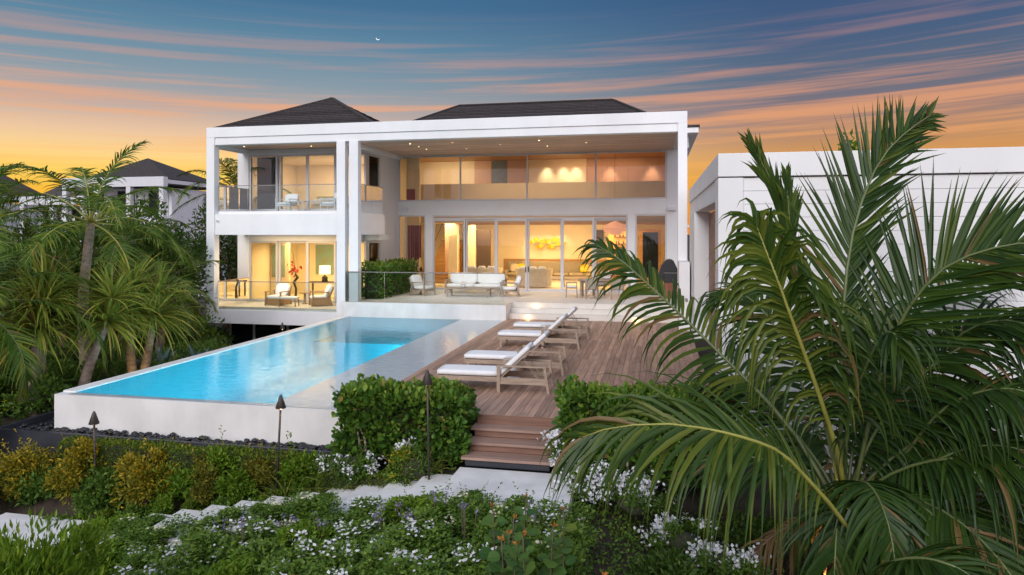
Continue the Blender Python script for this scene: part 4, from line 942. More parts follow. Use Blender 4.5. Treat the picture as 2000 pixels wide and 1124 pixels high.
def frond(parent, pts, L, n, m, mr, up=(0, 0, 1), a0=68, a1=22, droop=.35, lift=.10, wid=.028, t0=.16, seg=5, rr=.022, tone=(.0, 1.0), jit=.10, only=None, tipl=.38):
    P = spline(pts, 40); T = nrmz(np.gradient(P, axis=0)); U = np.tile(np.array(up, float), (40, 1)); U = nrmz(U - T * np.sum(U * T, -1, keepdims=True)); S = np.cross(T, U)
    t = np.linspace(t0, .995, n); f = t * 39; i0 = np.minimum(f.astype(int), 38); fr = (f - i0)[:, None]
    def it(A): return A[i0] * (1 - fr) + A[i0 + 1] * fr
    p, tt, uu, ss = it(P), nrmz(it(T)), nrmz(it(U)), nrmz(it(S))
    ang = np.radians(a0 + (a1 - a0) * ((t - t0) / (1 - t0)) ** 1.2); ln = L * np.minimum(1, .45 + (t - t0) * 2.6) * (1 - (1 - tipl) * np.clip((t - .55) / .45, 0, 1) ** 1.3)
    C, D, LL, SD = [], [], [], []
    wob = np.interp(t, np.linspace(0, 1, 12), rng.normal(0, 1, 12)) * .10
    for sd in ((-1, 1) if only is None else (only,)):
        a_ = ang + wob * sd + rng.normal(0, .07, n)
        d = tt * np.cos(a_)[:, None] + ss * (sd * np.sin(a_))[:, None] + uu * (lift + .5 * wob[::-1])[:, None] + rng.normal(0, jit * .6, (n, 3))
        C.append(p); D.append(nrmz(d)); LL.append(ln * rng.uniform(1 - jit, 1 + jit, n)); SD.append(uu)
    C, D, LL, UU = np.concatenate(C), np.concatenate(D), np.concatenate(LL), np.concatenate(SD); N_ = len(C)
    ok = rng.random(N_) > .07; C, D, LL, UU = C[ok], D[ok], LL[ok] * np.where(rng.random(ok.sum()) < .06, .6, 1.0), UU[ok]; N_ = len(C)
    s = np.linspace(0, 1, seg + 1); dr = droop * rng.uniform(.4, 1.7, N_)
    # blend each leaflet's heading towards straight down along its length
    down = np.array([0, 0, -1.0]); pts_ = [C]; cur = C.copy(); h = D.copy()
    for j in range(seg):
        h = nrmz(h + down * (dr * (s[j + 1] ** 1.2) * 1.6)[:, None] / seg * 2.2); cur = cur + h * (LL / seg)[:, None]; pts_.append(cur.copy())
    Pn = np.stack(pts_, 1); H = nrmz(np.gradient(Pn, axis=1)); A = np.cross(H, np.repeat(UU[:, None, :], seg + 1, 1)); A = nrmz(A)
    wp = np.array([.55, 1, 1, .85, .6, .35, .2, .1])[np.clip((s * 6).astype(int), 0, 7)] * (1 - .92 * s ** 3)
    A = A * (wid * wp)[None, :, None]; fold = np.cross(A, H) * -.55
    o = ribbon_obj('frond', Pn, A, m, parent, fold=fold, tone=np.where(rng.random(N_) < .035, 1.0, np.clip(rng.uniform(*tone, N_), 0, .93)))
    MB().tube([Vector(q) for q in P[::3]], list(np.linspace(rr, rr * .22, len(P[::3]))), 6).build('rachis', mr, o)
    return o
def arc_frond_pts(c, az, e0, length, bend, n=9):
    pts = [np.array(c, float)]; st = length / (n - 1)
    for k in range(n - 1):
        e = e0 - bend * ((k + .5) / (n - 1)) ** 1.3; pts.append(pts[-1] + st * np.array([math.cos(az) * math.cos(e), math.sin(az) * math.cos(e), math.sin(e)]))
    return pts
def palm(name, label, base, crown, nf, flen, m, mr, bark, L=.75, n=46, e=(80, -10), seed=1, group=None, rad=(.17, .11), droop=.45, wid=.026, seg=4, bend=(.9, 1.7)):
    global rng; keep = rng; rng = np.random.default_rng(seed); t = thing(name, label, 'palm tree', base, 0, group)
    b, c = Vector(base), Vector(crown); mid = b.lerp(c, .5) + Vector((rng.uniform(-.2, .2), rng.uniform(-.2, .2), 0)); pts = spline([b - Vector((0, 0, .2)), mid, c], 14)
    rr = [rad[0] + (rad[1] - rad[0]) * k / 13 + (.012 if k % 2 else 0) for k in range(14)]; MB().tube(pts, rr, 10).build('trunk', bark, t)
    for k in range(nf):
        az = 2.399963 * k + rng.uniform(-.2, .2); q = (k + .5) / nf; e0 = R(e[0] + (e[1] - e[0]) * q ** .85)
        frond(t, arc_frond_pts(c, az, e0, flen * rng.uniform(.85, 1.1) * (.8 + .2 * math.sin(q * 3)), rng.uniform(*bend)), L * rng.uniform(.9, 1.1), n, m, mr, droop=droop, wid=wid, seg=seg, rr=.03)
    rng = keep; return t
def strap_head(parent, c, n, ln, wid, m, zmin=-.5, droop=.9, seg=5):
    D = rand_dirs(n, zmin); L = ln * rng.uniform(.7, 1.15, n); pts_ = [np.tile(np.array(c, float), (n, 1)) + D * .05]; h = D.copy(); cur = pts_[0]; dr = droop * rng.uniform(.5, 1.5, n)
    for j in range(seg): h = nrmz(h + np.array([0, 0, -1.0]) * (dr * (j + .3) / seg / seg * 2.0)[:, None]); cur = cur + h * (L / seg)[:, None]; pts_.append(cur)
    Pn = np.stack(pts_, 1); H = nrmz(np.gradient(Pn, axis=1)); A = nrmz(np.cross(H, np.array([0, 0, 1.0]) + rng.normal(0, .15, (n, 1, 3)))); w = np.array([.8, 1, .9, .7, .4, .04])[:seg + 1]
    A = A * (wid * w)[None, :, None]; return ribbon_obj('leaf_head', Pn, A, m, parent, fold=np.cross(A, H) * -.4)
def blob(name, c, r, m, parent, seed=0, sub=2, amp=.22):
    bm = bmesh.new(); bmesh.ops.create_icosphere(bm, subdivisions=sub, radius=1); g = np.random.default_rng(seed); b = MB(); ph = g.uniform(0, 6, 6)
    vs = []
    for v in bm.verts:
        k = 1 + amp * (math.sin(3 * v.co.x + ph[0]) * math.sin(3 * v.co.y + ph[1]) + .6 * math.sin(5 * v.co.z + ph[2])); vs.append((c[0] + v.co.x * r[0] * k, c[1] + v.co.y * r[1] * k, c[2] + v.co.z * r[2] * k))
    b.add(vs, [tuple(v.index for v in f.verts) for f in bm.faces], True); bm.free(); return b.build(name, m, parent)
def bush_parts(t, c, r, n, leaf, m, shape='lance', lumps=9, flowers=0, fm=None, fsz=.035, asp=.5, up=.5, core=True, seed=0, ftop=.2, fper=7, fclus=.05, shoots=0):
    """foliage spread through the bush, bunched in lumps; c is the bush's middle"""
    global rng; keep = rng; rng = np.random.default_rng(1000 + seed); c = np.array(c, float); r = np.array(r, float)
    ld = rand_dirs(lumps, -.45); lc = ld * rng.uniform(.35, .92, (lumps, 1)); lr = rng.uniform(.24, .52, lumps)
    k = rng.integers(0, lumps, n); d = rand_dirs(n, -.9); rad = rng.random(n) ** .4
    P = lc[k] + d * (lr[k] * rad)[:, None]; out = nrmz(P * .7 + d * .6)
    D = nrmz(out + np.array([0, 0, up]) + rng.normal(0, .7, (n, 3))); Nn = out * .5 + np.array([0, 0, .6]) + rng.normal(0, .55, (n, 3))
    L = leaf * rng.uniform(.5, 1.35, n)
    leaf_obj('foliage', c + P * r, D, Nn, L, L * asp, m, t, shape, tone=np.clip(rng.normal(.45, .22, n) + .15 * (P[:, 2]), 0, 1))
    if shoots:
        D = nrmz(rand_dirs(shoots, .25) + np.array([0, 0, .8])); base = c + ld[rng.integers(0, lumps, shoots)] * r * .5; ln = rng.uniform(.5, 1.15, shoots) * r[2]
        f = np.linspace(.35, 1, 9); Pp = base[:, None, :] + D[:, None, :] * (f[None, :, None] * ln[:, None, None] * 1.22); Pp = Pp.reshape(-1, 3); q = len(Pp)
        Dl = nrmz(np.repeat(D, 9, 0) * .5 + rand_dirs(q)); Ls = leaf * rng.uniform(.55, 1.0, q); leaf_obj('shoot_foliage', Pp, Dl, np.array([0, 0, 1.0]) + rng.normal(0, .5, (q, 3)), Ls, Ls * asp, m, t, shape, tone=np.clip(rng.normal(.7, .2, q), 0, 1), kind='stuff')
    if core: blob('stems', tuple(c), tuple(r * .50), M_['core'], t, seed)  # solid dark lump in place of stems, standing for the shaded interior
    if flowers:
        kk = rng.integers(0, lumps, flowers); d = rand_dirs(flowers, ftop - .25); Fc = lc[kk] + d * lr[kk][:, None] * 1.2
        Fc = np.repeat(c + Fc * r, fper, 0) + rng.normal(0, fclus, (flowers * fper, 3)); m_ = len(Fc); D = rand_dirs(m_, -.3)
        leaf_obj('flowers_mass' if False else 'blossom', Fc, D, rand_dirs(m_), fsz * rng.uniform(.7, 1.3, m_), fsz * .8, fm, t, 'petal')
    rng = keep
def bush(name, label, c, r, n, leaf, m, cat='shrub', group=None, **k):
    t = thing(name, label, cat, (c[0], c[1], c[2] - r[2]), 0, group); bush_parts(t, c, r, n, leaf, m, **k); return t
def hedge(name, label, x0, x1, y0, y1, z0, z1, n, leaf, m, shape='round', asp=.62, rough=.10, seed=3, group=None, ends=True, stems=0):
    global rng; keep = rng; rng = np.random.default_rng(seed); t = thing(name, label, 'hedge', ((x0 + x1) / 2, (y0 + y1) / 2, z0), 0, group)
    ax, ay, az = (x1 - x0), (y1 - y0), (z1 - z0); areas = np.array([ax * az, ax * az * .25, ay * az, ay * az, ax * ay]); k = rng.choice(5, n, p=areas / areas.sum())
    u, v = rng.random(n), rng.random(n); P = np.zeros((n, 3)); O = np.zeros((n, 3))
    for i, (f, o) in enumerate(((lambda u, v: (x0 + u * ax, y0 + u * 0, z0 + v * az), (0, -1, 0)), (lambda u, v: (x0 + u * ax, y1 + u * 0, z0 + v * az), (0, 1, 0)), (lambda u, v: (x0 + u * 0, y0 + u * ay, z0 + v * az), (-1, 0, 0)), (lambda u, v: (x1 + u * 0, y0 + u * ay, z0 + v * az), (1, 0, 0)), (lambda u, v: (x0 + u * ax, y0 + v * ay, z1 + u * 0), (0, 0, 1)))):
        s = k == i; q = f(u[s], v[s]); P[s] = np.stack(q, -1); O[s] = o
    lump = np.sin(P[:, 0] * 4.1 + P[:, 2] * 3) * np.sin(P[:, 1] * 5.3 + P[:, 2] * 4.7 + P[:, 0]) * rough * .8
    P = P + O * (lump - np.abs(rng.normal(0, rough, n)) + rough * .35)[:, None] + rng.normal(0, rough * .25, (n, 3))
    D = nrmz(O * .75 + np.array([0, 0, .55]) + rng.normal(0, .5, (n, 3))); Nn = O * .5 + np.array([0, 0, .5]) + rng.normal(0, .45, (n, 3)); L = leaf * rng.uniform(.5, 1.35, n)
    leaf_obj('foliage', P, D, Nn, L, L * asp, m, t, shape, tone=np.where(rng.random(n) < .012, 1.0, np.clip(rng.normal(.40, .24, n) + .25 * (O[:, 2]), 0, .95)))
    g = rough * 1.3; B(x0 + g, x1 - g, y0 + g, y1 - g, z0 - .05, z1 - g).build('stems', M_['core'], t)  # solid dark box filling the hedge, standing for its shaded inside
    for j in range(stems):
        x = rng.uniform(x0 + .2, x1 - .2); pts = [(x, y0 + .02, z0 - .1), (x + rng.uniform(-.1, .1), y0 - .03, z0 + az * .3), (x + rng.uniform(-.3, .3), y0 + .02, z0 + az * .75)]; MB().tube(spline(pts, 7), list(np.linspace(.03, .01, 7)), 6).build('branch', M_['bark'], t)
    rng = keep; return t
def grass_clump(name, label, c, n, ln, m, wid=.012, group=None, up=.35, droop=.8, cat='grass clump'):
    t = thing(name, label, cat, c, 0, group); D = rand_dirs(n, up); L = ln * rng.uniform(.6, 1.15, n); seg = 5; base = np.tile(np.array(c, float), (n, 1)) + np.concatenate([rng.normal(0, .05, (n, 2)), np.zeros((n, 1))], 1)
    pts_ = [base]; h = D; cur = base; dr = droop * rng.uniform(.4, 1.5, n)
    for j in range(seg): h = nrmz(h + np.array([0, 0, -1.0]) * (dr * (j + .2) / seg / seg * 2.2)[:, None]); cur = cur + h * (L / seg)[:, None]; pts_.append(cur)
    Pn = np.stack(pts_, 1); H = nrmz(np.gradient(Pn, axis=1)); A = nrmz(np.cross(H, np.array([0, 0, 1.0]) + rng.normal(0, .3, (n, 1, 3)))) * (wid * np.array([.7, 1, .95, .75, .45, .05]))[None, :, None]
    ribbon_obj('blades', Pn, A, m, t, fold=np.cross(A, H) * -.3); return t
# leaf colours
LF = {}
LF['palm'] = leaf_mat('palm_leaflet', (0.051, 0.111, 0.016), (0.102, 0.175, 0.025), (0.216, 0.239, 0.026), .38, .28, dry=(0.180, 0.123, 0.049))
LF['palm_front'] = leaf_mat('glossy_palm_leaflet', (0.018, 0.048, 0.009), (0.046, 0.090, 0.011), (0.128, 0.158, 0.019), .42, .28, .28, (0.176, 0.114, 0.040))
LF['palm_far'] = leaf_mat('dull_palm_leaflet', (0.048, 0.097, 0.021), (0.100, 0.150, 0.025), (0.198, 0.211, 0.034), .5, .25, dry=(.22, .15, .06))
LF['rachis'] = mat('palm_rachis', (.11, .14, .045), .45, .2, 3)
LF['rachis_y'] = mat('yellow_palm_rachis', (.30, .29, .06), .45, .2, 3)
LF['pandan'] = leaf_mat('screw_pine_leaf', (0.100, 0.157, 0.022), (0.218, 0.259, 0.035), (0.408, 0.352, 0.060), .42, .25, dry=(0.187, 0.128, 0.051))
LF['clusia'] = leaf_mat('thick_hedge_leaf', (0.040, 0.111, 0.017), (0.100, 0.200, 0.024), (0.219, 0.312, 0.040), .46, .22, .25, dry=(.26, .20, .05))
LF['clip'] = leaf_mat('clipped_hedge_leaf', (0.054, 0.098, 0.010), (0.098, 0.156, 0.012), (0.184, 0.225, 0.017), .5, .25)
LF['croton'] = leaf_mat('yellow_croton_leaf', (.09, .13, .014), (.27, .22, .018), (.52, .37, .02), .45, .25)
LF['olive'] = leaf_mat('olive_leaf', (0.081, 0.100, 0.014), (0.153, 0.157, 0.018), (0.306, 0.229, 0.028), .5, .25)
LF['shrub'] = leaf_mat('dark_shrub_leaf', (0.045, 0.101, 0.018), (0.089, 0.171, 0.023), (0.176, 0.252, 0.032), .42, .25)
LF['lime'] = leaf_mat('lime_leaf', (0.062, 0.132, 0.012), (0.123, 0.220, 0.016), (0.222, 0.308, 0.028), .42, .3)
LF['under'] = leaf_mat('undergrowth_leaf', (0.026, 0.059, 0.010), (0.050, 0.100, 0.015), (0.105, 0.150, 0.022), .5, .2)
LF['bed'] = leaf_mat('flower_bed_leaf', (0.057, 0.119, 0.020), (0.108, 0.191, 0.027), (0.203, 0.287, 0.043), .42, .25)
LF['grape'] = leaf_mat('sea_grape_leaf', (0.045, 0.109, 0.029), (0.097, 0.172, 0.029), (0.309, 0.196, 0.025), .4, .25)
LF['grass'] = leaf_mat('strap_grass', (0.086, 0.132, 0.020), (0.172, 0.209, 0.035), (0.296, 0.264, 0.050), .45, .3)
LF['agave'] = leaf_mat('blue_agave', (.13, .21, .19), (.20, .29, .26), (.25, .33, .30), .5, .05)
LF['white'] = leaf_mat('white_petal', (.70, .70, .72), (.80, .80, .80), None, .6, .25)
LF['cream'] = leaf_mat('cream_petal', (.62, .62, .40), (.75, .74, .55), None, .6, .25)
LF['purple'] = leaf_mat('purple_petal', (.20, .17, .32), (.32, .28, .44), None, .6, .25)
LF['tree'] = leaf_mat('tree_leaf', (0.026, 0.057, 0.010), (0.051, 0.096, 0.013), (0.096, 0.140, 0.018), .5, .22)
LF['young'] = leaf_mat('orange_young_leaf', (.35, .13, .03), (.45, .20, .04), None, .45, .3)
# ================================================================ the big young coconut palm by the outbuilding
BP = thing('coconut_palm', 'big young coconut palm with sweeping fronds in front of the white outbuilding', 'palm tree', (2.48, 9.75, -1.3))
MB().tube(spline([(2.5, 9.72, -1.5), (2.47, 9.7, -.8), (2.45, 9.72, -.25)], 8), [.30, .28, .25, .24, .22, .20, .17, .12], 12).build('trunk', M_['bark_dark'], BP)
FR = {
    'A': [(2.43, 9.7, -0.25), (2.37, 9.58, 0.68), (2.37, 9.58, 1.55), (2.45, 9.7, 2.6), (2.65, 9.95, 3.48), (3.0, 10.22, 4.25), (3.42, 10.51, 4.69), (3.85, 10.81, 4.98)],
    'B': [(2.51, 9.71, -0.35), (2.68, 9.65, 0.62), (2.79, 9.57, 1.3), (2.93, 9.39, 1.99), (3.14, 9.23, 2.52), (3.43, 9.09, 2.91), (3.81, 8.96, 3.11), (4.17, 8.83, 3.19), (4.56, 8.71, 3.11)],
    'C': [(2.42, 9.49, -0.27), (2.22, 9.04, 0.52), (1.94, 8.67, 1.28), (1.69, 8.42, 1.92), (1.52, 8.28, 2.35), (1.38, 8.25, 2.75), (1.26, 8.33, 3.1), (1.15, 8.41, 3.43)],
    'D': [(2.46, 9.8, -0.33), (2.23, 9.86, 0.94), (2.05, 9.92, 1.95), (1.9, 9.99, 2.71), (1.78, 10.07, 3.41), (1.59, 10.13, 4.06), (1.35, 10.19, 4.54)],
    'E': [(2.43, 9.7, -0.29), (2.15, 9.64, 0.99), (1.95, 9.7, 2.19), (1.84, 9.78, 3.0), (1.79, 9.87, 3.55), (1.77, 9.97, 4.08)],
    'F1': [(2.38, 9.69, -0.35), (1.96, 10.11, 0.44), (1.46, 10.41, 1.02), (1.06, 10.64, 1.4), (0.48, 10.93, 1.96), (-0.06, 11.12, 2.45), (-0.51, 11.23, 2.85), (-0.93, 11.35, 3.11)],
    'F2': [(2.47, 8.89, -0.55), (2.04, 8.29, 0.12), (1.63, 7.9, 0.63), (1.33, 7.63, 0.97), (1.08, 7.37, 1.15), (0.82, 7.22, 1.26), (0.51, 7.05, 1.36), (0.11, 6.97, 1.41), (-0.39, 6.97, 1.35), (-0.71, 7.0, 1.22)],
    'G1': [(2.64, 9.94, -0.43), (3.07, 9.93, 0.56), (3.39, 9.79, 1.28), (3.64, 9.64, 1.85), (3.86, 9.48, 2.13), (4.14, 9.33, 2.25), (4.45, 9.2, 2.19)],
    'G2': [(2.58, 9.73, -0.42), (3.06, 9.52, 0.42), (3.39, 9.28, 1.08), (3.68, 9.04, 1.4), (4.0, 8.8, 1.53), (4.34, 8.66, 1.41)],
    'G3': [(2.61, 9.63, -0.51), (2.99, 9.3, 0.17), (3.39, 8.97, 0.68), (3.77, 8.75, 0.89), (4.18, 8.53, 0.87)],
    'G4': [(2.69, 10.16, -0.66), (3.17, 10.67, -0.09), (3.82, 11.21, 0.45), (4.54, 11.67, 0.84), (5.33, 12.03, 1.03)],
    'G5': [(2.59, 10.14, -0.52), (3.01, 10.84, 0.51), (3.54, 11.46, 1.39), (4.2, 12.1, 2.12), (5.01, 12.6, 2.59), (5.88, 12.9, 2.74)],
    'H': [(2.34, 8.25, -0.52), (2.4, 7.75, -0.11), (2.59, 7.48, 0.08), (2.81, 7.32, 0.1), (3.0, 7.26, 0.01)],
    'I': [(2.49, 10.12, -0.52), (2.21, 10.67, -0.01), (1.86, 11.11, 0.45), (1.37, 11.42, 0.83), (0.83, 11.61, 0.97)],
    'J': [(2.49, 10.02, -0.41), (2.26, 10.58, 0.61), (2.03, 11.04, 1.41), (1.74, 11.29, 1.99), (1.37, 11.42, 2.33), (0.98, 11.44, 2.28)],
    'K': [(2.53, 9.92, -0.43), (2.34, 9.27, 0.45), (2.29, 8.85, 1.19), (2.38, 8.56, 1.74), (2.49, 8.38, 2.13), (2.56, 8.19, 2.21), (2.61, 8.1, 2.01)],
}
PF, RA, RY = LF['palm_front'], LF['rachis'], LF['rachis_y']
frond(BP, FR['A'], 1.35, 84, PF, RA, up=(.25, -1, .15), a0=42, a1=16, droop=.05, lift=-.12, wid=.031, t0=.22, rr=.034, tone=(.0, .8), seg=5, tipl=.28)
frond(BP, FR['B'], 1.45, 72, PF, RA, up=(-.55, -.75, .45), a0=58, a1=30, droop=.12, lift=-.05, wid=.031, t0=.20, rr=.032, tone=(.0, .75))
frond(BP, FR['C'], 1.25, 62, PF, RY, up=(-.2, -.9, .5), a0=52, a1=20, droop=2.6, lift=.15, wid=.030, t0=.25, rr=.036, tone=(.25, 1.0), seg=6)
frond(BP, FR['D'], .75, 60, PF, RA, up=(0, -1, .3), a0=14, a1=9, droop=.06, lift=.0, wid=.030, t0=.34, rr=.026, tone=(.1, .9))
frond(BP, FR['E'], .60, 50, PF, RA, up=(0, -1, .3), a0=12, a1=8, droop=.06, lift=.0, wid=.030, t0=.34, rr=.024, tone=(.1, .9))
frond(BP, FR['F1'], 1.25, 58, PF, RA, up=(-.35, -.45, .9), a0=66, a1=28, droop=1.25, lift=.05, wid=.030, t0=.24, rr=.036, tone=(.1, .95), seg=6)
frond(BP, FR['F2'], 1.45, 64, PF, RY, up=(-.1, -.6, .8), a0=58, a1=24, droop=1.15, lift=.05, wid=.029, t0=.18, rr=.030, tone=(.25, 1.0), seg=6, tipl=.55)
for k_, L_, dr_, up_ in (('G1', 1.15, 1.3, (.1, -.5, .85)), ('G2', 1.15, 1.5, (.1, -.4, .9)), ('G3', 1.1, 1.4, (.1, -.4, .9)), ('G4', 1.0, 1.3, (0, -.3, 1)), ('G5', 1.1, .7, (-.2, -.7, .6)), ('H', .8, .8, (0, -.2, 1)), ('I', .95, 1.2, (-.1, -.3, 1)), ('J', .95, .8, (-.2, -.4, .9)), ('K', .9, 1.7, (0, -.5, .8))):
    frond(BP, FR[k_], L_ * 1.15, 56, PF, RA, up=up_, a0=66, a1=28, droop=dr_, lift=.05, wid=.030, t0=.2, rr=.028, tone=(.0, .6), seg=6)
for k_, (az_, e_, ln_, bd_, L_, dr_) in enumerate(((-18, 62, 4.0, 1.7, 1.15, 1.2), (-42, 55, 3.8, 1.9, 1.15, 1.4), (14, 55, 4.2, 1.6, 1.15, 1.3), (-62, 42, 3.0, 1.9, 1.1, 1.5), (42, 48, 3.8, 1.5, 1.05, 1.1), (-28, 30, 3.2, 1.5, 1.1, 1.4), (2, 26, 3.4, 1.3, 1.1, 1.3), (165, 42, 2.6, 1.7, .9, 1.2), (60, 70, 4.2, 1.3, 1.1, .8), (-10, 78, 4.6, 1.5, 1.1, 1.0), (130, 55, 3.4, 1.5, .95, 1.0), (-35, 10, 2.6, .9, 1.0, 1.2), (-66, 52, 2.6, 2.4, 1.0, 1.7), (-108, 46, 2.2, 2.3, .95, 1.7), (-88, 62, 2.4, 2.6, 1.0, 1.7), (25, 12, 3.0, .8, 1.0, 1.2))):
    frond(BP, arc_frond_pts((2.46, 9.72, -.35), R(az_), R(e_), ln_, bd_), L_ * 1.15, 56, PF, RA, up=(0, -.35, 1), a0=64, a1=28, droop=dr_, lift=.04, wid=.030, t0=.16, rr=.026, tone=(.0, .55), seg=6)
DM = leaf_mat('dry_palm_leaflet', (.12, .075, .03), (.20, .13, .055), None, .6, .2)
for az_, ln_ in ((-100, 1.9), (-40, 2.0), (200, 1.8)):
    o_ = frond(BP, arc_frond_pts((2.46, 9.70, -.45), R(az_), R(10), ln_, 1.5), .8, 34, DM, M_['bark_dark'], up=(0, -.35, 1), a0=50, a1=20, droop=2.2, lift=0, wid=.02, t0=.2, rr=.024, seg=5); o_['label'] = 'dry brown frond'
dead = MB()
for k in range(7):
    a = random.uniform(2.6, 4.4); dead.tube(spline([(2.48, 9.7, -.35), (2.48 + .35 * math.cos(a), 9.7 + .35 * math.sin(a), -.55), (2.48 + .75 * math.cos(a + .1), 9.7 + .75 * math.sin(a + .1), -1.2)], 6), list(np.linspace(.035, .014, 6)), 6)
dead.build('old_leaf_base', M_['bark_dark'], BP)

def uplight(loc, tgt, e, label, spot=70):
    t = thing('garden_uplight', label, 'garden light', loc, 0, 'small garden uplights')
    MB().lathe([(.035, -.12), (.045, -.02), (.05, .0), (.035, .012)], loc, 10).build('housing', M_['bronze'], t); disc_light('lens', (loc[0], loc[1], loc[2] + .016), .03, (0, 0, 1), M_['path_glow'], t)
    lamp('SPOT', (loc[0], loc[1], loc[2] + .05), e, (1, .62, .16), .05, tgt, spot, .6)
uplight((2.05, 9.1, -1.22), (2.5, 9.75, .6), 70, 'small garden uplight at the foot of the big palm', 95)
uplight((3.2, 9.2, -1.25), (3.3, 9.5, 1.0), 80, 'small garden uplight under the right hand fronds of the big palm', 95)

# ================================================================ hedges and planting round the steps and the pool
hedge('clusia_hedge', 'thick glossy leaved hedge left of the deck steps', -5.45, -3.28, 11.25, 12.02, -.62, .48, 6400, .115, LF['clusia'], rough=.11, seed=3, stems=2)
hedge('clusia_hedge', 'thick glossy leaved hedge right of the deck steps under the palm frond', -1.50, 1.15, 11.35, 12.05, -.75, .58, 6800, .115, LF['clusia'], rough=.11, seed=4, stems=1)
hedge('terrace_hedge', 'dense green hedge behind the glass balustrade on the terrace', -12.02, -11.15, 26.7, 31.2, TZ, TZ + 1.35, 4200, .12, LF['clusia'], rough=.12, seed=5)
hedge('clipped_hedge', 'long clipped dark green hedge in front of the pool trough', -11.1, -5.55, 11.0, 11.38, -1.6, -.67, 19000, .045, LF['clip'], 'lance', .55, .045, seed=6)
hedge('clipped_hedge', 'short low clipped green hedge below the glossy hedge', -5.6, -4.0, 10.75, 11.1, -1.2, -.80, 4000, .04, LF['clip'], 'lance', .55, .04, seed=7)
def gz(x, y): return float(ground_z(x, y))
CR = ((-11.7, 10.75, .50, .52, 'croton', 'orange yellow croton bush at the far end of the white path'), (-10.45, 10.70, .60, .62, 'croton', 'orange yellow croton bush behind the lowest path light'), (-9.05, 10.72, .58, .60, 'croton', 'orange yellow croton bush in front of the clipped hedge'), (-7.85, 10.75, .45, .55, 'olive', 'thin olive yellow bush in front of the clipped hedge'))
for i, (x, y, rx, rz, mk, lb) in enumerate(CR):
    z0 = gz(x, y); bush('croton_bush', lb, (x, y + .14, max(z0 + rz * .9, -1.25)), (rx, .36, rz), 3800, .085, LF[mk], seed=20 + i, asp=.42, lumps=16, shoots=14, up=.3, core=False)
GS = ((-11.3, 10.85, .6, .42, 'shrub'), (-9.85, 10.80, .5, .42, 'shrub'), (-8.45, 10.95, .5, .40, 'lime'), (-7.35, 11.02, .50, .46, 'lime'), (-6.75, 11.05, .45, .36, 'olive'), (-6.1, 11.1, .44, .40, 'lime'), (-12.4, 10.5, .7, .6, 'olive'), (-13.4, 10.8, .8, .6, 'shrub'))
for i, (x, y, rx, rz, mk) in enumerate(GS):      # shrubs between path and clipped hedge
    z0 = gz(x, y); bush('leafy_shrub', {'shrub': 'rounded dark green shrub growing along the uphill edge of the white path', 'lime': 'bright green leafy shrub growing along the uphill edge of the white path', 'olive': 'olive green loose shrub in front of the pool wall'}[mk], (x, y, z0 + rz * .85), (rx * 1.2, .36, rz * 1.2), 3200, .09, LF[mk], seed=40 + i, asp=.5, shoots=12, core=False, group={'shrub': 'dark shrubs along the path', 'lime': 'bright shrubs along the path', 'olive': 'olive shrubs by the pool wall'}[mk], up=.7)
for i in range(13):
    x = -4.3 - .52 * i; yr = 11.1 - .062 * ((-3.23 - x) / .535 + 1) + .17
    bush('edging_shrub', 'low green edging shrub along the uphill side of the white path', (x, yr, gz(x, yr) + .12), (.33, .15, .20 + .05 * (i % 3)), 800, .07, LF[('shrub', 'clip', 'lime')[i % 3]], seed=440 + i, asp=.5, shoots=4, core=False, group='edging shrubs along the path')
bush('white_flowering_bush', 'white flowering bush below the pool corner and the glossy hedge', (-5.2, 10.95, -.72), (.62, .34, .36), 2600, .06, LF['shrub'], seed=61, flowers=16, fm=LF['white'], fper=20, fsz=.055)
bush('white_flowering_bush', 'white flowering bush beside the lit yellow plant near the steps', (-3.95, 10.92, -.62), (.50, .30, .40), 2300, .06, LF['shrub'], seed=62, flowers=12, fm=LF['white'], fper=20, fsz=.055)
bush('yellow_lit_plant', 'small yellow flowering plant glowing in an uplight by the glossy hedge', (-4.15, 10.72, -.42), (.20, .15, .16), 350, .05, LF['lime'], seed=63, flowers=16, fm=LF['croton'], core=False, fsz=.04)
uplight((-4.2, 10.5, -.88), (-4.15, 10.9, -.2), 8, 'small garden uplight below the glossy hedge', 90)
for i, (x, y) in enumerate(((-3.75, 10.6), (-4.2, 10.45), (-4.75, 10.55), (-5.3, 10.42), (-5.75, 10.5), (-6.25, 10.35))):
    yr = 11.1 - .062 * ((-3.23 - x) / .535 + 1) + .16
    grass_clump('strap_leaf_clump', 'clump of arching yellow green strap leaves along the white path', (x, yr, gz(x, yr) + .02), 46, .72, LF['grass'], .014, 'strap leaf clumps along the path')

# ================================================================ flower bed below the path
def ztop(x): return float(np.interp(x, [-11, -9.2, -8.2, -7.3, -5.6, -2.6, -1.5], [-2.05, -1.90, -1.62, -1.32, -.84, -.46, -.38]))
WB = 'white flowering bushes in the bed below the path'
i = 0
protos = []
for s in range(4):
    t = thing('flowering_bush', 'leafy white flowering bush in the bed below the white path', 'flowering bush', (0, 0, 0), 0, WB)
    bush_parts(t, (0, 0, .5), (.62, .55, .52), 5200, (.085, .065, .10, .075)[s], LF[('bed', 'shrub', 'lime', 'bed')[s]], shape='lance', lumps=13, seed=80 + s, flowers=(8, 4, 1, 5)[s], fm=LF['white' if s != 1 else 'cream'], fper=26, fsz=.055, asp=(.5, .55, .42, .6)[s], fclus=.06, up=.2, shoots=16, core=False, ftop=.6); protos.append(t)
used = [False] * 4
def put(proto_i, loc, rz, s):
    if not used[proto_i]:
        o = protos[proto_i]; o.location = loc; o.rotation_euler = (0, 0, rz); o.scale = s; used[proto_i] = True; return o
    return copy_tree(protos[proto_i], loc, rz, s=s)
rb = random.Random(5)
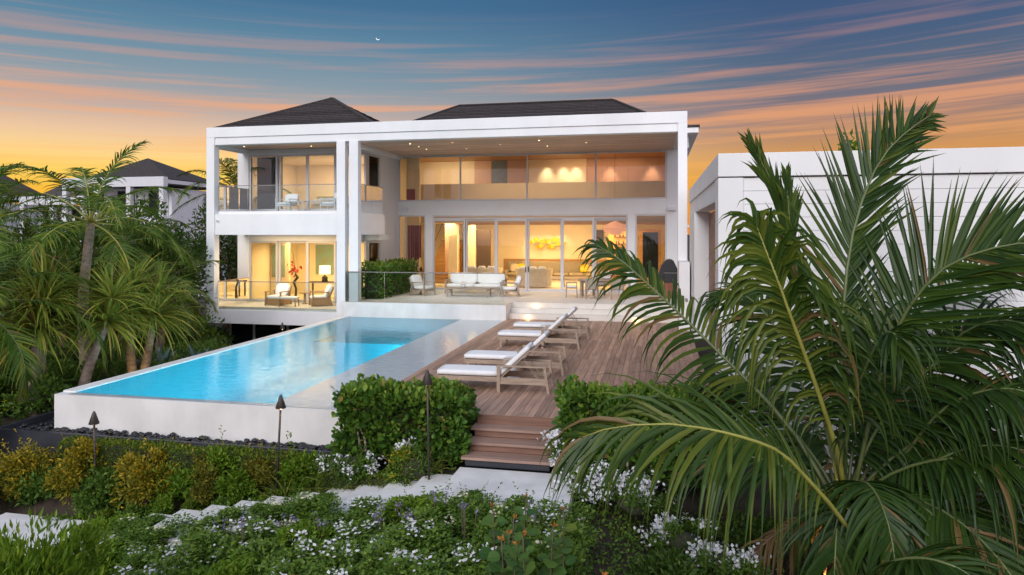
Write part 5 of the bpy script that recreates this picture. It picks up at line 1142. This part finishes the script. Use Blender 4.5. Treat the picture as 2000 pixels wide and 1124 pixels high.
for row, (yy, dz) in enumerate(((9.62, 0), (8.7, .04), (7.8, .02), (7.0, -.06), (6.3, -.12))):
    x = -9.0 + .2 * row
    while x < -.9:
        zt = ztop(x) + dz + rb.uniform(-.08, .06); z0 = gz(x, yy) - .05; h = max(.45, zt - z0)
        put(rb.randrange(4), (x, yy + rb.uniform(-.2, .2), z0), rb.uniform(0, 6.28), (rb.uniform(.9, 1.15), rb.uniform(.9, 1.1), h / 1.02)); x += rb.uniform(.72, .95)
# purple flowered spikes standing above the bushes
for i in range(11):
    x = rb.uniform(-4.6, -1.4) if i < 8 else rb.uniform(-7, -3); y = rb.uniform(8.4, 9.4); z0 = gz(x, y); zt = ztop(x) + rb.uniform(.02, .22); b = MB()
    t = thing('purple_flower_spike', 'thin purple flower spikes rising above the white flowering bushes', 'flower', (x, y, z0), 0, 'purple flower spikes in the bed')
    for j in range(4):
        dx_, dy_ = rb.uniform(-.14, .14), rb.uniform(-.12, .12); hh = zt - rb.uniform(0, .15); MB().tube([(x + dx_ * .4, y + dy_ * .4, z0), (x + dx_, y + dy_, hh)], .005, 4).build('stalk', M_['stem'], t)
        c = np.tile([x + dx_, y + dy_, hh], (9, 1)) + rng.normal(0, (.016, .016, .03), (9, 3)); leaf_obj('blossom', c, rand_dirs(9), rand_dirs(9), .036, .028, LF['purple'], t, 'petal')
# white bougainvillea right of the steps
for i, (x, y, z, r, fl) in enumerate(((-1.35, 11.05, -.42, (.34, .30, .50), 40), (-.95, 10.55, -.62, (.52, .40, .36), 52), (-.25, 10.35, -.72, (.52, .42, .34), 40), (.35, 9.75, -.95, (.5, .4, .34), 26), (.95, 9.3, -1.0, (.45, .4, .32), 20))):
    bush('bougainvillea', ('white bougainvillea spilling beside the wooden steps', 'white bougainvillea massed at the end of the path landing', 'white bougainvillea under the left fronds of the big palm', 'white bougainvillea sprawling on the dark soil', 'white bougainvillea closest to the big palm trunk')[i], (x, y, z), r, 2200, .055, LF['shrub'], seed=120 + i, flowers=int(fl * .7), fm=LF['white'], fper=22, fsz=.058, fclus=.055, ftop=.35)
for i, (x, y, r) in enumerate(((1.55, 8.6, .5), (3.6, 8.8, .6), (4.4, 9.6, .7), (.55, 8.5, .4), (1.3, 10.4, .5), (.1, 9.0, .45), (-.4, 8.2, .45), (.9, 7.8, .5), (.3, 10.0, .4), (2.2, 8.0, .5))):
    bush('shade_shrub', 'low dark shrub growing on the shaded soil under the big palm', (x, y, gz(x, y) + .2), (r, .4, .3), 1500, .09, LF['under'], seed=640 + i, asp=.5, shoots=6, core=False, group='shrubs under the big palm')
# sea grape: upright stems with round leaves
def sea_grape(label, x, y, zt, n, spread, seed):
    global rng; keep = rng; rng = np.random.default_rng(seed); z0 = gz(x, y); t = thing('sea_grape', label, 'shrub', (x, y, z0)); g = random.Random(seed)
    for s in range(n):
        bx, by = x + g.uniform(-spread, spread), y + g.uniform(-spread, spread) * .6; top = zt - g.uniform(0, .55); pts = spline([(bx, by, z0), (bx + g.uniform(-.06, .06), by, (z0 + top) / 2), (bx + g.uniform(-.1, .1), by + g.uniform(-.05, .05), top)], 12)
        MB().tube(pts, list(np.linspace(.014, .006, 12)), 5).build('stem', M_['stem'], t); k = 22; f = np.linspace(.30, .99, k) * 11; P = pts[f.astype(int)]
        a = np.arange(k) * 2.4 + g.uniform(0, 6); D = np.stack([np.cos(a), np.sin(a), rng.uniform(-.1, .5, k)], -1); Nn = np.stack([-.35 * np.cos(a), -.35 * np.sin(a) - .35, np.ones(k)], -1) + rng.normal(0, .25, (k, 3)); L = rng.uniform(.13, .21, k) * np.linspace(1.1, .65, k)
        leaf_obj('leaves_round' if False else 'foliage', P + D * .02, D, Nn, L, L * 1.0, LF['grape'], t, 'disc', tone=np.clip(rng.normal(.32, .2, k), 0, 1)); c = np.tile(pts[-1], (4, 1)); leaf_obj('young_leaf', c, rand_dirs(4, .3), rand_dirs(4), .055, .03, LF['young'], t, 'lance')
    rng = keep
sea_grape('sea grape with round leaves and orange tips growing past the path landing', -1.12, 6.5, .74, 10, .42, 7)
sea_grape('low sea grape with round leaves among the white flowering bushes', -3.35, 6.2, -.10, 3, .16, 8)
sea_grape('sparse sea grape with round leaves in front of the dark soil', -.35, 6.6, .12, 5, .26, 9)
# bright shrub in the near corner
t = thing('bright_green_shrub', 'bright green shrub with upright narrow leaves near the lower end of the path', 'shrub', (-6.3, 5.9, -2.2))
bush_parts(t, (-6.35, 6.0, -.62), (1.05, .8, .95), 6000, .12, LF['lime'], lumps=18, seed=200, asp=.26, up=1.6)
for i, (x, y, z, rx) in enumerate(((-5.0, 5.9, -1.15, .45), (-7.6, 6.6, -1.0, .7))):
    bush('bright_green_shrub', ('small bright green shrub with upright leaves beside the flower bed', 'bright green shrub with upright leaves at the end of the path slabs')[i], (x, y, z), (rx, .45, .55), 2000, .10, LF['lime'], seed=210 + i, asp=.28, up=1.5)
# low creeping plants covering the soil
n = 60000; X = rng.uniform(-14, 6.0, n); Y = rng.uniform(4.5, 11.2, n); keepm = ~((X > -12) & (X < -1.1) & (Y > 9.2 + .0 * X) & (Y < 11.0) & (Y > 11.1 + .115 * (X + 3.2) - 1.5)); keepm &= ~((X > .6) & (rng.random(n) < .3)); X, Y = X[keepm], Y[keepm]; Zg = ground_z(X, Y)
leaf_obj('ground_cover', np.stack([X, Y, Zg + rng.uniform(0, .10, len(X))], -1), rand_dirs(len(X), .0), np.array([0, 0, 1.0]) + rng.normal(0, .4, (len(X), 3)), .07, .04, LF['bed'], None, 'lance', kind='stuff', label='low creeping green plants covering the soil', cat='ground cover')

# ================================================================ the grove left of the pool
Pm, Fm = LF['palm'], LF['palm_far']
palm('coconut_palm', 'coconut palm with raised fronds behind the screw pines left of the pool', (-16.3, 17.3, -1.6), (-16.1, 17.1, 3.6), 14, 3.6, Pm, LF['rachis_y'], M_['bark'], L=.80, n=44, e=(86, -18), seed=3)
palm('coconut_palm', 'coconut palm with a wide arching frond at the edge of the grove', (-15.9, 13.2, -1.4), (-15.5, 12.9, 1.5), 15, 3.6, Pm, RA, M_['bark'], L=.85, n=48, e=(75, -10), seed=5, bend=(1.2, 2.0))
palm('coconut_palm', 'tall coconut palm standing before the neighbouring villas', (-24.3, 21.0, -1.8), (-24.4, 21.2, 3.6), 15, 3.6, Pm, RA, M_['bark'], L=.8, n=40, e=(80, -20), seed=8)
palm('coconut_palm', 'tall coconut palm growing beside the framed balconies', (-19.62, 29.5, -1.9), (-19.75, 29.7, 5.3), 20, 3.2, Pm, RA, M_['bark'], L=.75, n=40, e=(85, -40), seed=13)
palm('coconut_palm', 'low palm with dark drooping fronds below the balcony post', (-18.2, 22.4, -1.9), (-17.9, 22.1, 1.3), 14, 2.7, Fm, RA, M_['bark'], L=.7, n=38, e=(75, -20), seed=21)
palm('coconut_palm', 'leaning coconut palm crowded between the screw pines and the neighbouring villas', (-18.6, 15.0, -1.5), (-18.4, 15.2, 3.0), 12, 3.4, Pm, LF['rachis_y'], M_['bark'], L=.85, n=44, e=(82, -15), seed=44, bend=(1.0, 1.8))
palm('coconut_palm', 'coconut palm in the middle of the grove below the white neighbouring villa', (-20.2, 22.6, -1.9), (-20.0, 22.8, 2.9), 16, 3.3, Pm, RA, M_['bark'], L=.8, n=42, e=(84, -25), seed=47)
palm('young_palm', 'small young palm lit yellow by an uplight near the framed house corner', (-17.75, 22.2, -1.95), (-17.7, 22.1, -.2), 9, 1.9, Pm, LF['rachis_y'], M_['bark'], L=.5, n=34, e=(85, 20), seed=34, rad=(.07, .05))
uplight((-17.35, 21.5, -1.5), (-17.7, 22.1, .3), 40, 'small garden uplight at the young lit palm', 60)
def screw_pine(label, base, heads, seed):
    global rng; keep = rng; rng = np.random.default_rng(seed); t = thing('screw_pine', label, 'tree', base); b = Vector(base)
    for k, h in enumerate(heads):
        h = Vector(h); MB().tube(spline([b - Vector((0, 0, .2)), b.lerp(h, .5) + Vector((.06 * (k % 2 * 2 - 1), 0, 0)), h], 9), list(np.linspace(.15, .085, 9)), 9).build('trunk', M_['bark'], t)
        strap_head(t, h, 150, 1.45, .028, LF['pandan'], -.55, 1.2); strap_head(t, h + Vector((.1, .05, .6)), 90, 1.25, .026, LF['pandan'], -.2, .9)
    rng = keep
screw_pine('screw pine with two grey trunks at the edge of the grove', (-14.75, 14.0, -1.3), [(-14.55, 13.85, 1.0), (-14.9, 14.3, 1.3)], 4)
screw_pine('screw pine leaning over the pool corner', (-13.95, 14.3, -1.2), [(-13.55, 14.9, 1.05)], 5)
screw_pine('screw pine with a straight grey trunk behind the leaning one', (-14.15, 16.6, -1.4), [(-14.2, 16.4, 1.25), (-13.75, 16.8, 1.0)], 6)
uplight((-13.75, 16.0, -1.15), (-14.15, 16.6, .3), 22, 'small garden uplight at the straight screw pine', 60); uplight((-15.0, 13.1, -1.1), (-14.7, 14.0, .4), 16, 'small garden uplight at the two trunked screw pine', 70); uplight((-15.8, 19.0, -1.5), (-16.0, 19.6, .6), 30, 'small garden uplight deep in the undergrowth', 70)
rb = random.Random(12); up_l = 'dense dark green undergrowth shrub in the grove left of the pool'; pr2 = []
for s in range(4):
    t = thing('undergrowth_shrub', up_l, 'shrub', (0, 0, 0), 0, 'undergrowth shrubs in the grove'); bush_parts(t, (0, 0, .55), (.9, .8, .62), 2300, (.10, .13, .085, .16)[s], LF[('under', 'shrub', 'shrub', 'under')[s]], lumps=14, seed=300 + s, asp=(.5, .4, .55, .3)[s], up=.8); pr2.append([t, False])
def put2(k, loc, rz, s):
    p = pr2[k]
    if not p[1]: p[0].location = loc; p[0].rotation_euler = (0, 0, rz); p[0].scale = s; p[1] = True
    else: copy_tree(p[0], loc, rz, s=s)
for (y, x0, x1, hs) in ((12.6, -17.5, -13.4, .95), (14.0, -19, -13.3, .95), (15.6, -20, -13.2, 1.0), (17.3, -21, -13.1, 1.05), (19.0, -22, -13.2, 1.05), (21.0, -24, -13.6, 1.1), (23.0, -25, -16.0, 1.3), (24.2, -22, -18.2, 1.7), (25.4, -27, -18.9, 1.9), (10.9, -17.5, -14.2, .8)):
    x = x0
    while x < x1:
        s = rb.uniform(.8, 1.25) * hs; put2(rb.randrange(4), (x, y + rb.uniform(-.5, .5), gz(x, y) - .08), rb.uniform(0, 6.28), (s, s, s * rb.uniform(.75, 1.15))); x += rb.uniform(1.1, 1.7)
# broadleaf trees closing the view behind the grove
def tree(label, x, y, h, r, seed, m, n=3600, leaf=.22):
    t = thing('broadleaf_tree', label, 'tree', (x, y, -2.1)); g = random.Random(seed); MB().tube(spline([(x, y, -2.3), (x + .1, y, h * .25), (x, y, h * .6 - 1)], 8), list(np.linspace(.2, .08, 8)), 8).build('trunk', M_['bark_dark'], t)
    for k in range(4): a = g.uniform(0, 6.28); MB().tube(spline([(x, y, h * .2 - 1), (x + .5 * r * math.cos(a), y + .5 * r * math.sin(a), h * .45 - 1), (x + .8 * r * math.cos(a), y + .8 * r * math.sin(a), h * .7 - 1)], 6), list(np.linspace(.09, .03, 6)), 6).build('branch', M_['bark_dark'], t)
    bush_parts(t, (x, y, h * .55 - 1.2), (r, r, h * .47), n, leaf, m, lumps=22, seed=seed, asp=.5, core=False, up=.2)
for i, (x, y, h, r, lb) in enumerate(((-22.8, 27.5, 5.6, 2.0, 'dark broadleaf tree just left of the framed balconies'), (-25.8, 28.5, 5.3, 2.2, 'dark broadleaf tree between the palms and the neighbouring villa'), (-21.2, 32.5, 6.3, 2.0, 'dark broadleaf tree behind the balcony palm'), (-29.2, 27.5, 5.6, 2.4, 'dark broadleaf tree before the low neighbouring villa'), (-33.0, 26.5, 6.0, 2.6, 'dark broadleaf tree at the outer end of the grove'), (-29.5, 36, 5.4, 2.6, 'dark broadleaf tree below the white neighbouring villa'), (-35.5, 38, 5.6, 3.0, 'dark broadleaf tree far back in the grove'), (-24.5, 36, 6.0, 2.4, 'dark broadleaf tree far behind the balcony palm'), (-27, 23.5, 4.2, 2.0, 'rounded broadleaf tree deep in the grove'), (-21.5, 24.5, 4.2, 1.8, 'rounded broadleaf tree behind the young lit palm'), (-19.6, 25.0, 4.6, 1.5, 'rounded broadleaf tree right beside the framed house corner'), (-23.6, 23.0, 4.4, 1.9, 'rounded broadleaf tree behind the raised coconut palm'), (-20.6, 20.6, 3.8, 1.5, 'small rounded broadleaf tree behind the screw pines'))):
    tree(lb, x, y, h, r, 500 + i, LF['tree'])
tree('feathery tree whose top shows above the outbuilding roof beside the tall frond', 8.4, 31.5, 8.75, 1.1, 520, LF['lime'], 2600, .3); tree('feathery tree whose top shows above the far end of the outbuilding roof', 15.6, 33, 8.3, 1.3, 521, LF['lime'], 2600, .3)
# blue agave and a rock by the pool edge
for i, (x, y) in enumerate(((-13.9, 18.9), (-14.6, 18.2), (-14.3, 11.7))):
    grass_clump('agave', ('blue grey agave rosette beside the pool rim', 'smaller blue grey agave rosette among the undergrowth', 'pale green agave by the end of the dark trough')[i], (x, y, (gz(x, y) + (.85 if i < 2 else .25))), 26, (.75, .6, .9)[i], LF['agave' if i < 2 else 'grass'], .055, None, .25, .15, 'agave'); 
    MB().lathe([(.10, 0), (.08, .5), (.06, .9)], (x, y, gz(x, y) - .05), 8).build('root_stem', M_['bark_dark'], bpy.data.objects[COL.objects[-2].name]) if i < 2 else None
for i, (x, y, s) in enumerate(((-14.9, 19.6, .5), (-14.2, 19.9, .35))): blob('boulder', (x, y, gz(x, y) + s * .4), (s, s * .8, s * .7), M_['rock'], None, 700 + i); tag(COL.objects[-1], ('large grey boulder in the undergrowth by the agave', 'smaller grey boulder in the undergrowth by the agave')[i], 'boulder')

# ================================================================ neighbouring villas
def far_villa(label, x0, x1, y0, y1, zt, zr, tower=None):
    t = thing('neighbouring_villa', label, 'house', ((x0 + x1) / 2, y0, -2.5)); W = M_['wall_far']
    def p(nm, m, *q): return B(*q).build(nm, m, t)
    p('wall', W, x0 + .5, x1 - .5, y0 + 1.6, y1, -2.6, zt - .8); p('parapet', W, x0, x1, y0, y0 + .5, zt - .75, zt); p('roof_slab', W, x0, x1, y0 + .502, y1, zt - .5, zt - .2)
    n = max(2, int((x1 - x0) / 3))
    for k in range(n + 1): x = x0 + .02 + (x1 - x0 - .44) * k / n; p('post', W, x, x + .4, y0 + .02, y0 + .42, -2.6, zt - .752)
    p('balcony', W, x0 + .42, x1 - .42, y0 + .1, y0 + 1.59, zt - 3.9, zt - 3.2)
    for k in range(n):
        x = x0 + .9 + (x1 - x0 - .6) * k / n; wd_ = (x1 - x0) / n - 1.3
        for zz in (zt - 3.1, zt - 6.4): w_ = p('window', M_['alu'], x, x + wd_, y0 + 1.5, y0 + 1.59, zz, zz + 2.2); B(x + .1, x + wd_ - .1, y0 + 1.47, y0 + 1.498, zz + .1, zz + 2.1).build('pane', M_['dark_glass'], w_)
    xm = (x0 + x1) / 2; b = MB(); y2 = y1 - 1; z0 = zt - .1; b.add([(x0 + .3, y0 + 1, z0), (x1 - .3, y0 + 1, z0), (x1 - .3, y2, z0), (x0 + .3, y2, z0), (xm, (y0 + y2) / 2, zr)], [(0, 1, 4), (1, 2, 4), (2, 3, 4), (3, 0, 4), (3, 2, 1, 0)]); b.build('roof', M_['shingle'], t)
far_villa('white neighbouring villa with a dark pyramid roof behind the grove', -47.0, -37.6, 47, 56, 7.75, 9.7); far_villa('low white neighbouring villa with a dark roof half hidden by palms', -56, -49.2, 51.5, 60, 6.6, 8.9); far_villa('neighbouring villa with a dark roof at the far end of the grove', -66, -58, 49, 58, 6.9, 9.9)
# the thin moon
b = MB(); c0 = Vector((-394.6, 939.4, 287.6)); dv = (c0 - Vector((0, 0, 3.3))).normalized(); rt = dv.cross(Vector((0, 0, 1))).normalized(); uv = rt.cross(dv); pts = []
for a in np.linspace(R(175), R(335), 16): pts.append(c0 + (rt * math.cos(a) + uv * math.sin(a)) * 2.7)
for a in np.linspace(R(335), R(175), 16): pts.append(c0 + (rt * (math.cos(a) * .95 + .10) + uv * (math.sin(a) * .95 + .26)) * 2.59)
b.add(pts + [p + dv * .5 for p in pts], [(i, i + 1, 30 - i, 31 - i) for i in range(15)] + [(32 + i, 32 + i + 1, 62 - i, 63 - i) for i in range(15)] + [(i, (i + 1) % 32, 32 + (i + 1) % 32, 32 + i) for i in range(32)])
b.build('moon', mat('moonlight', (.8, .8, .75), .9, 0, emit=(1, .95, .85), estr=.5), label='thin crescent moon in the blue sky above the house', cat='moon')
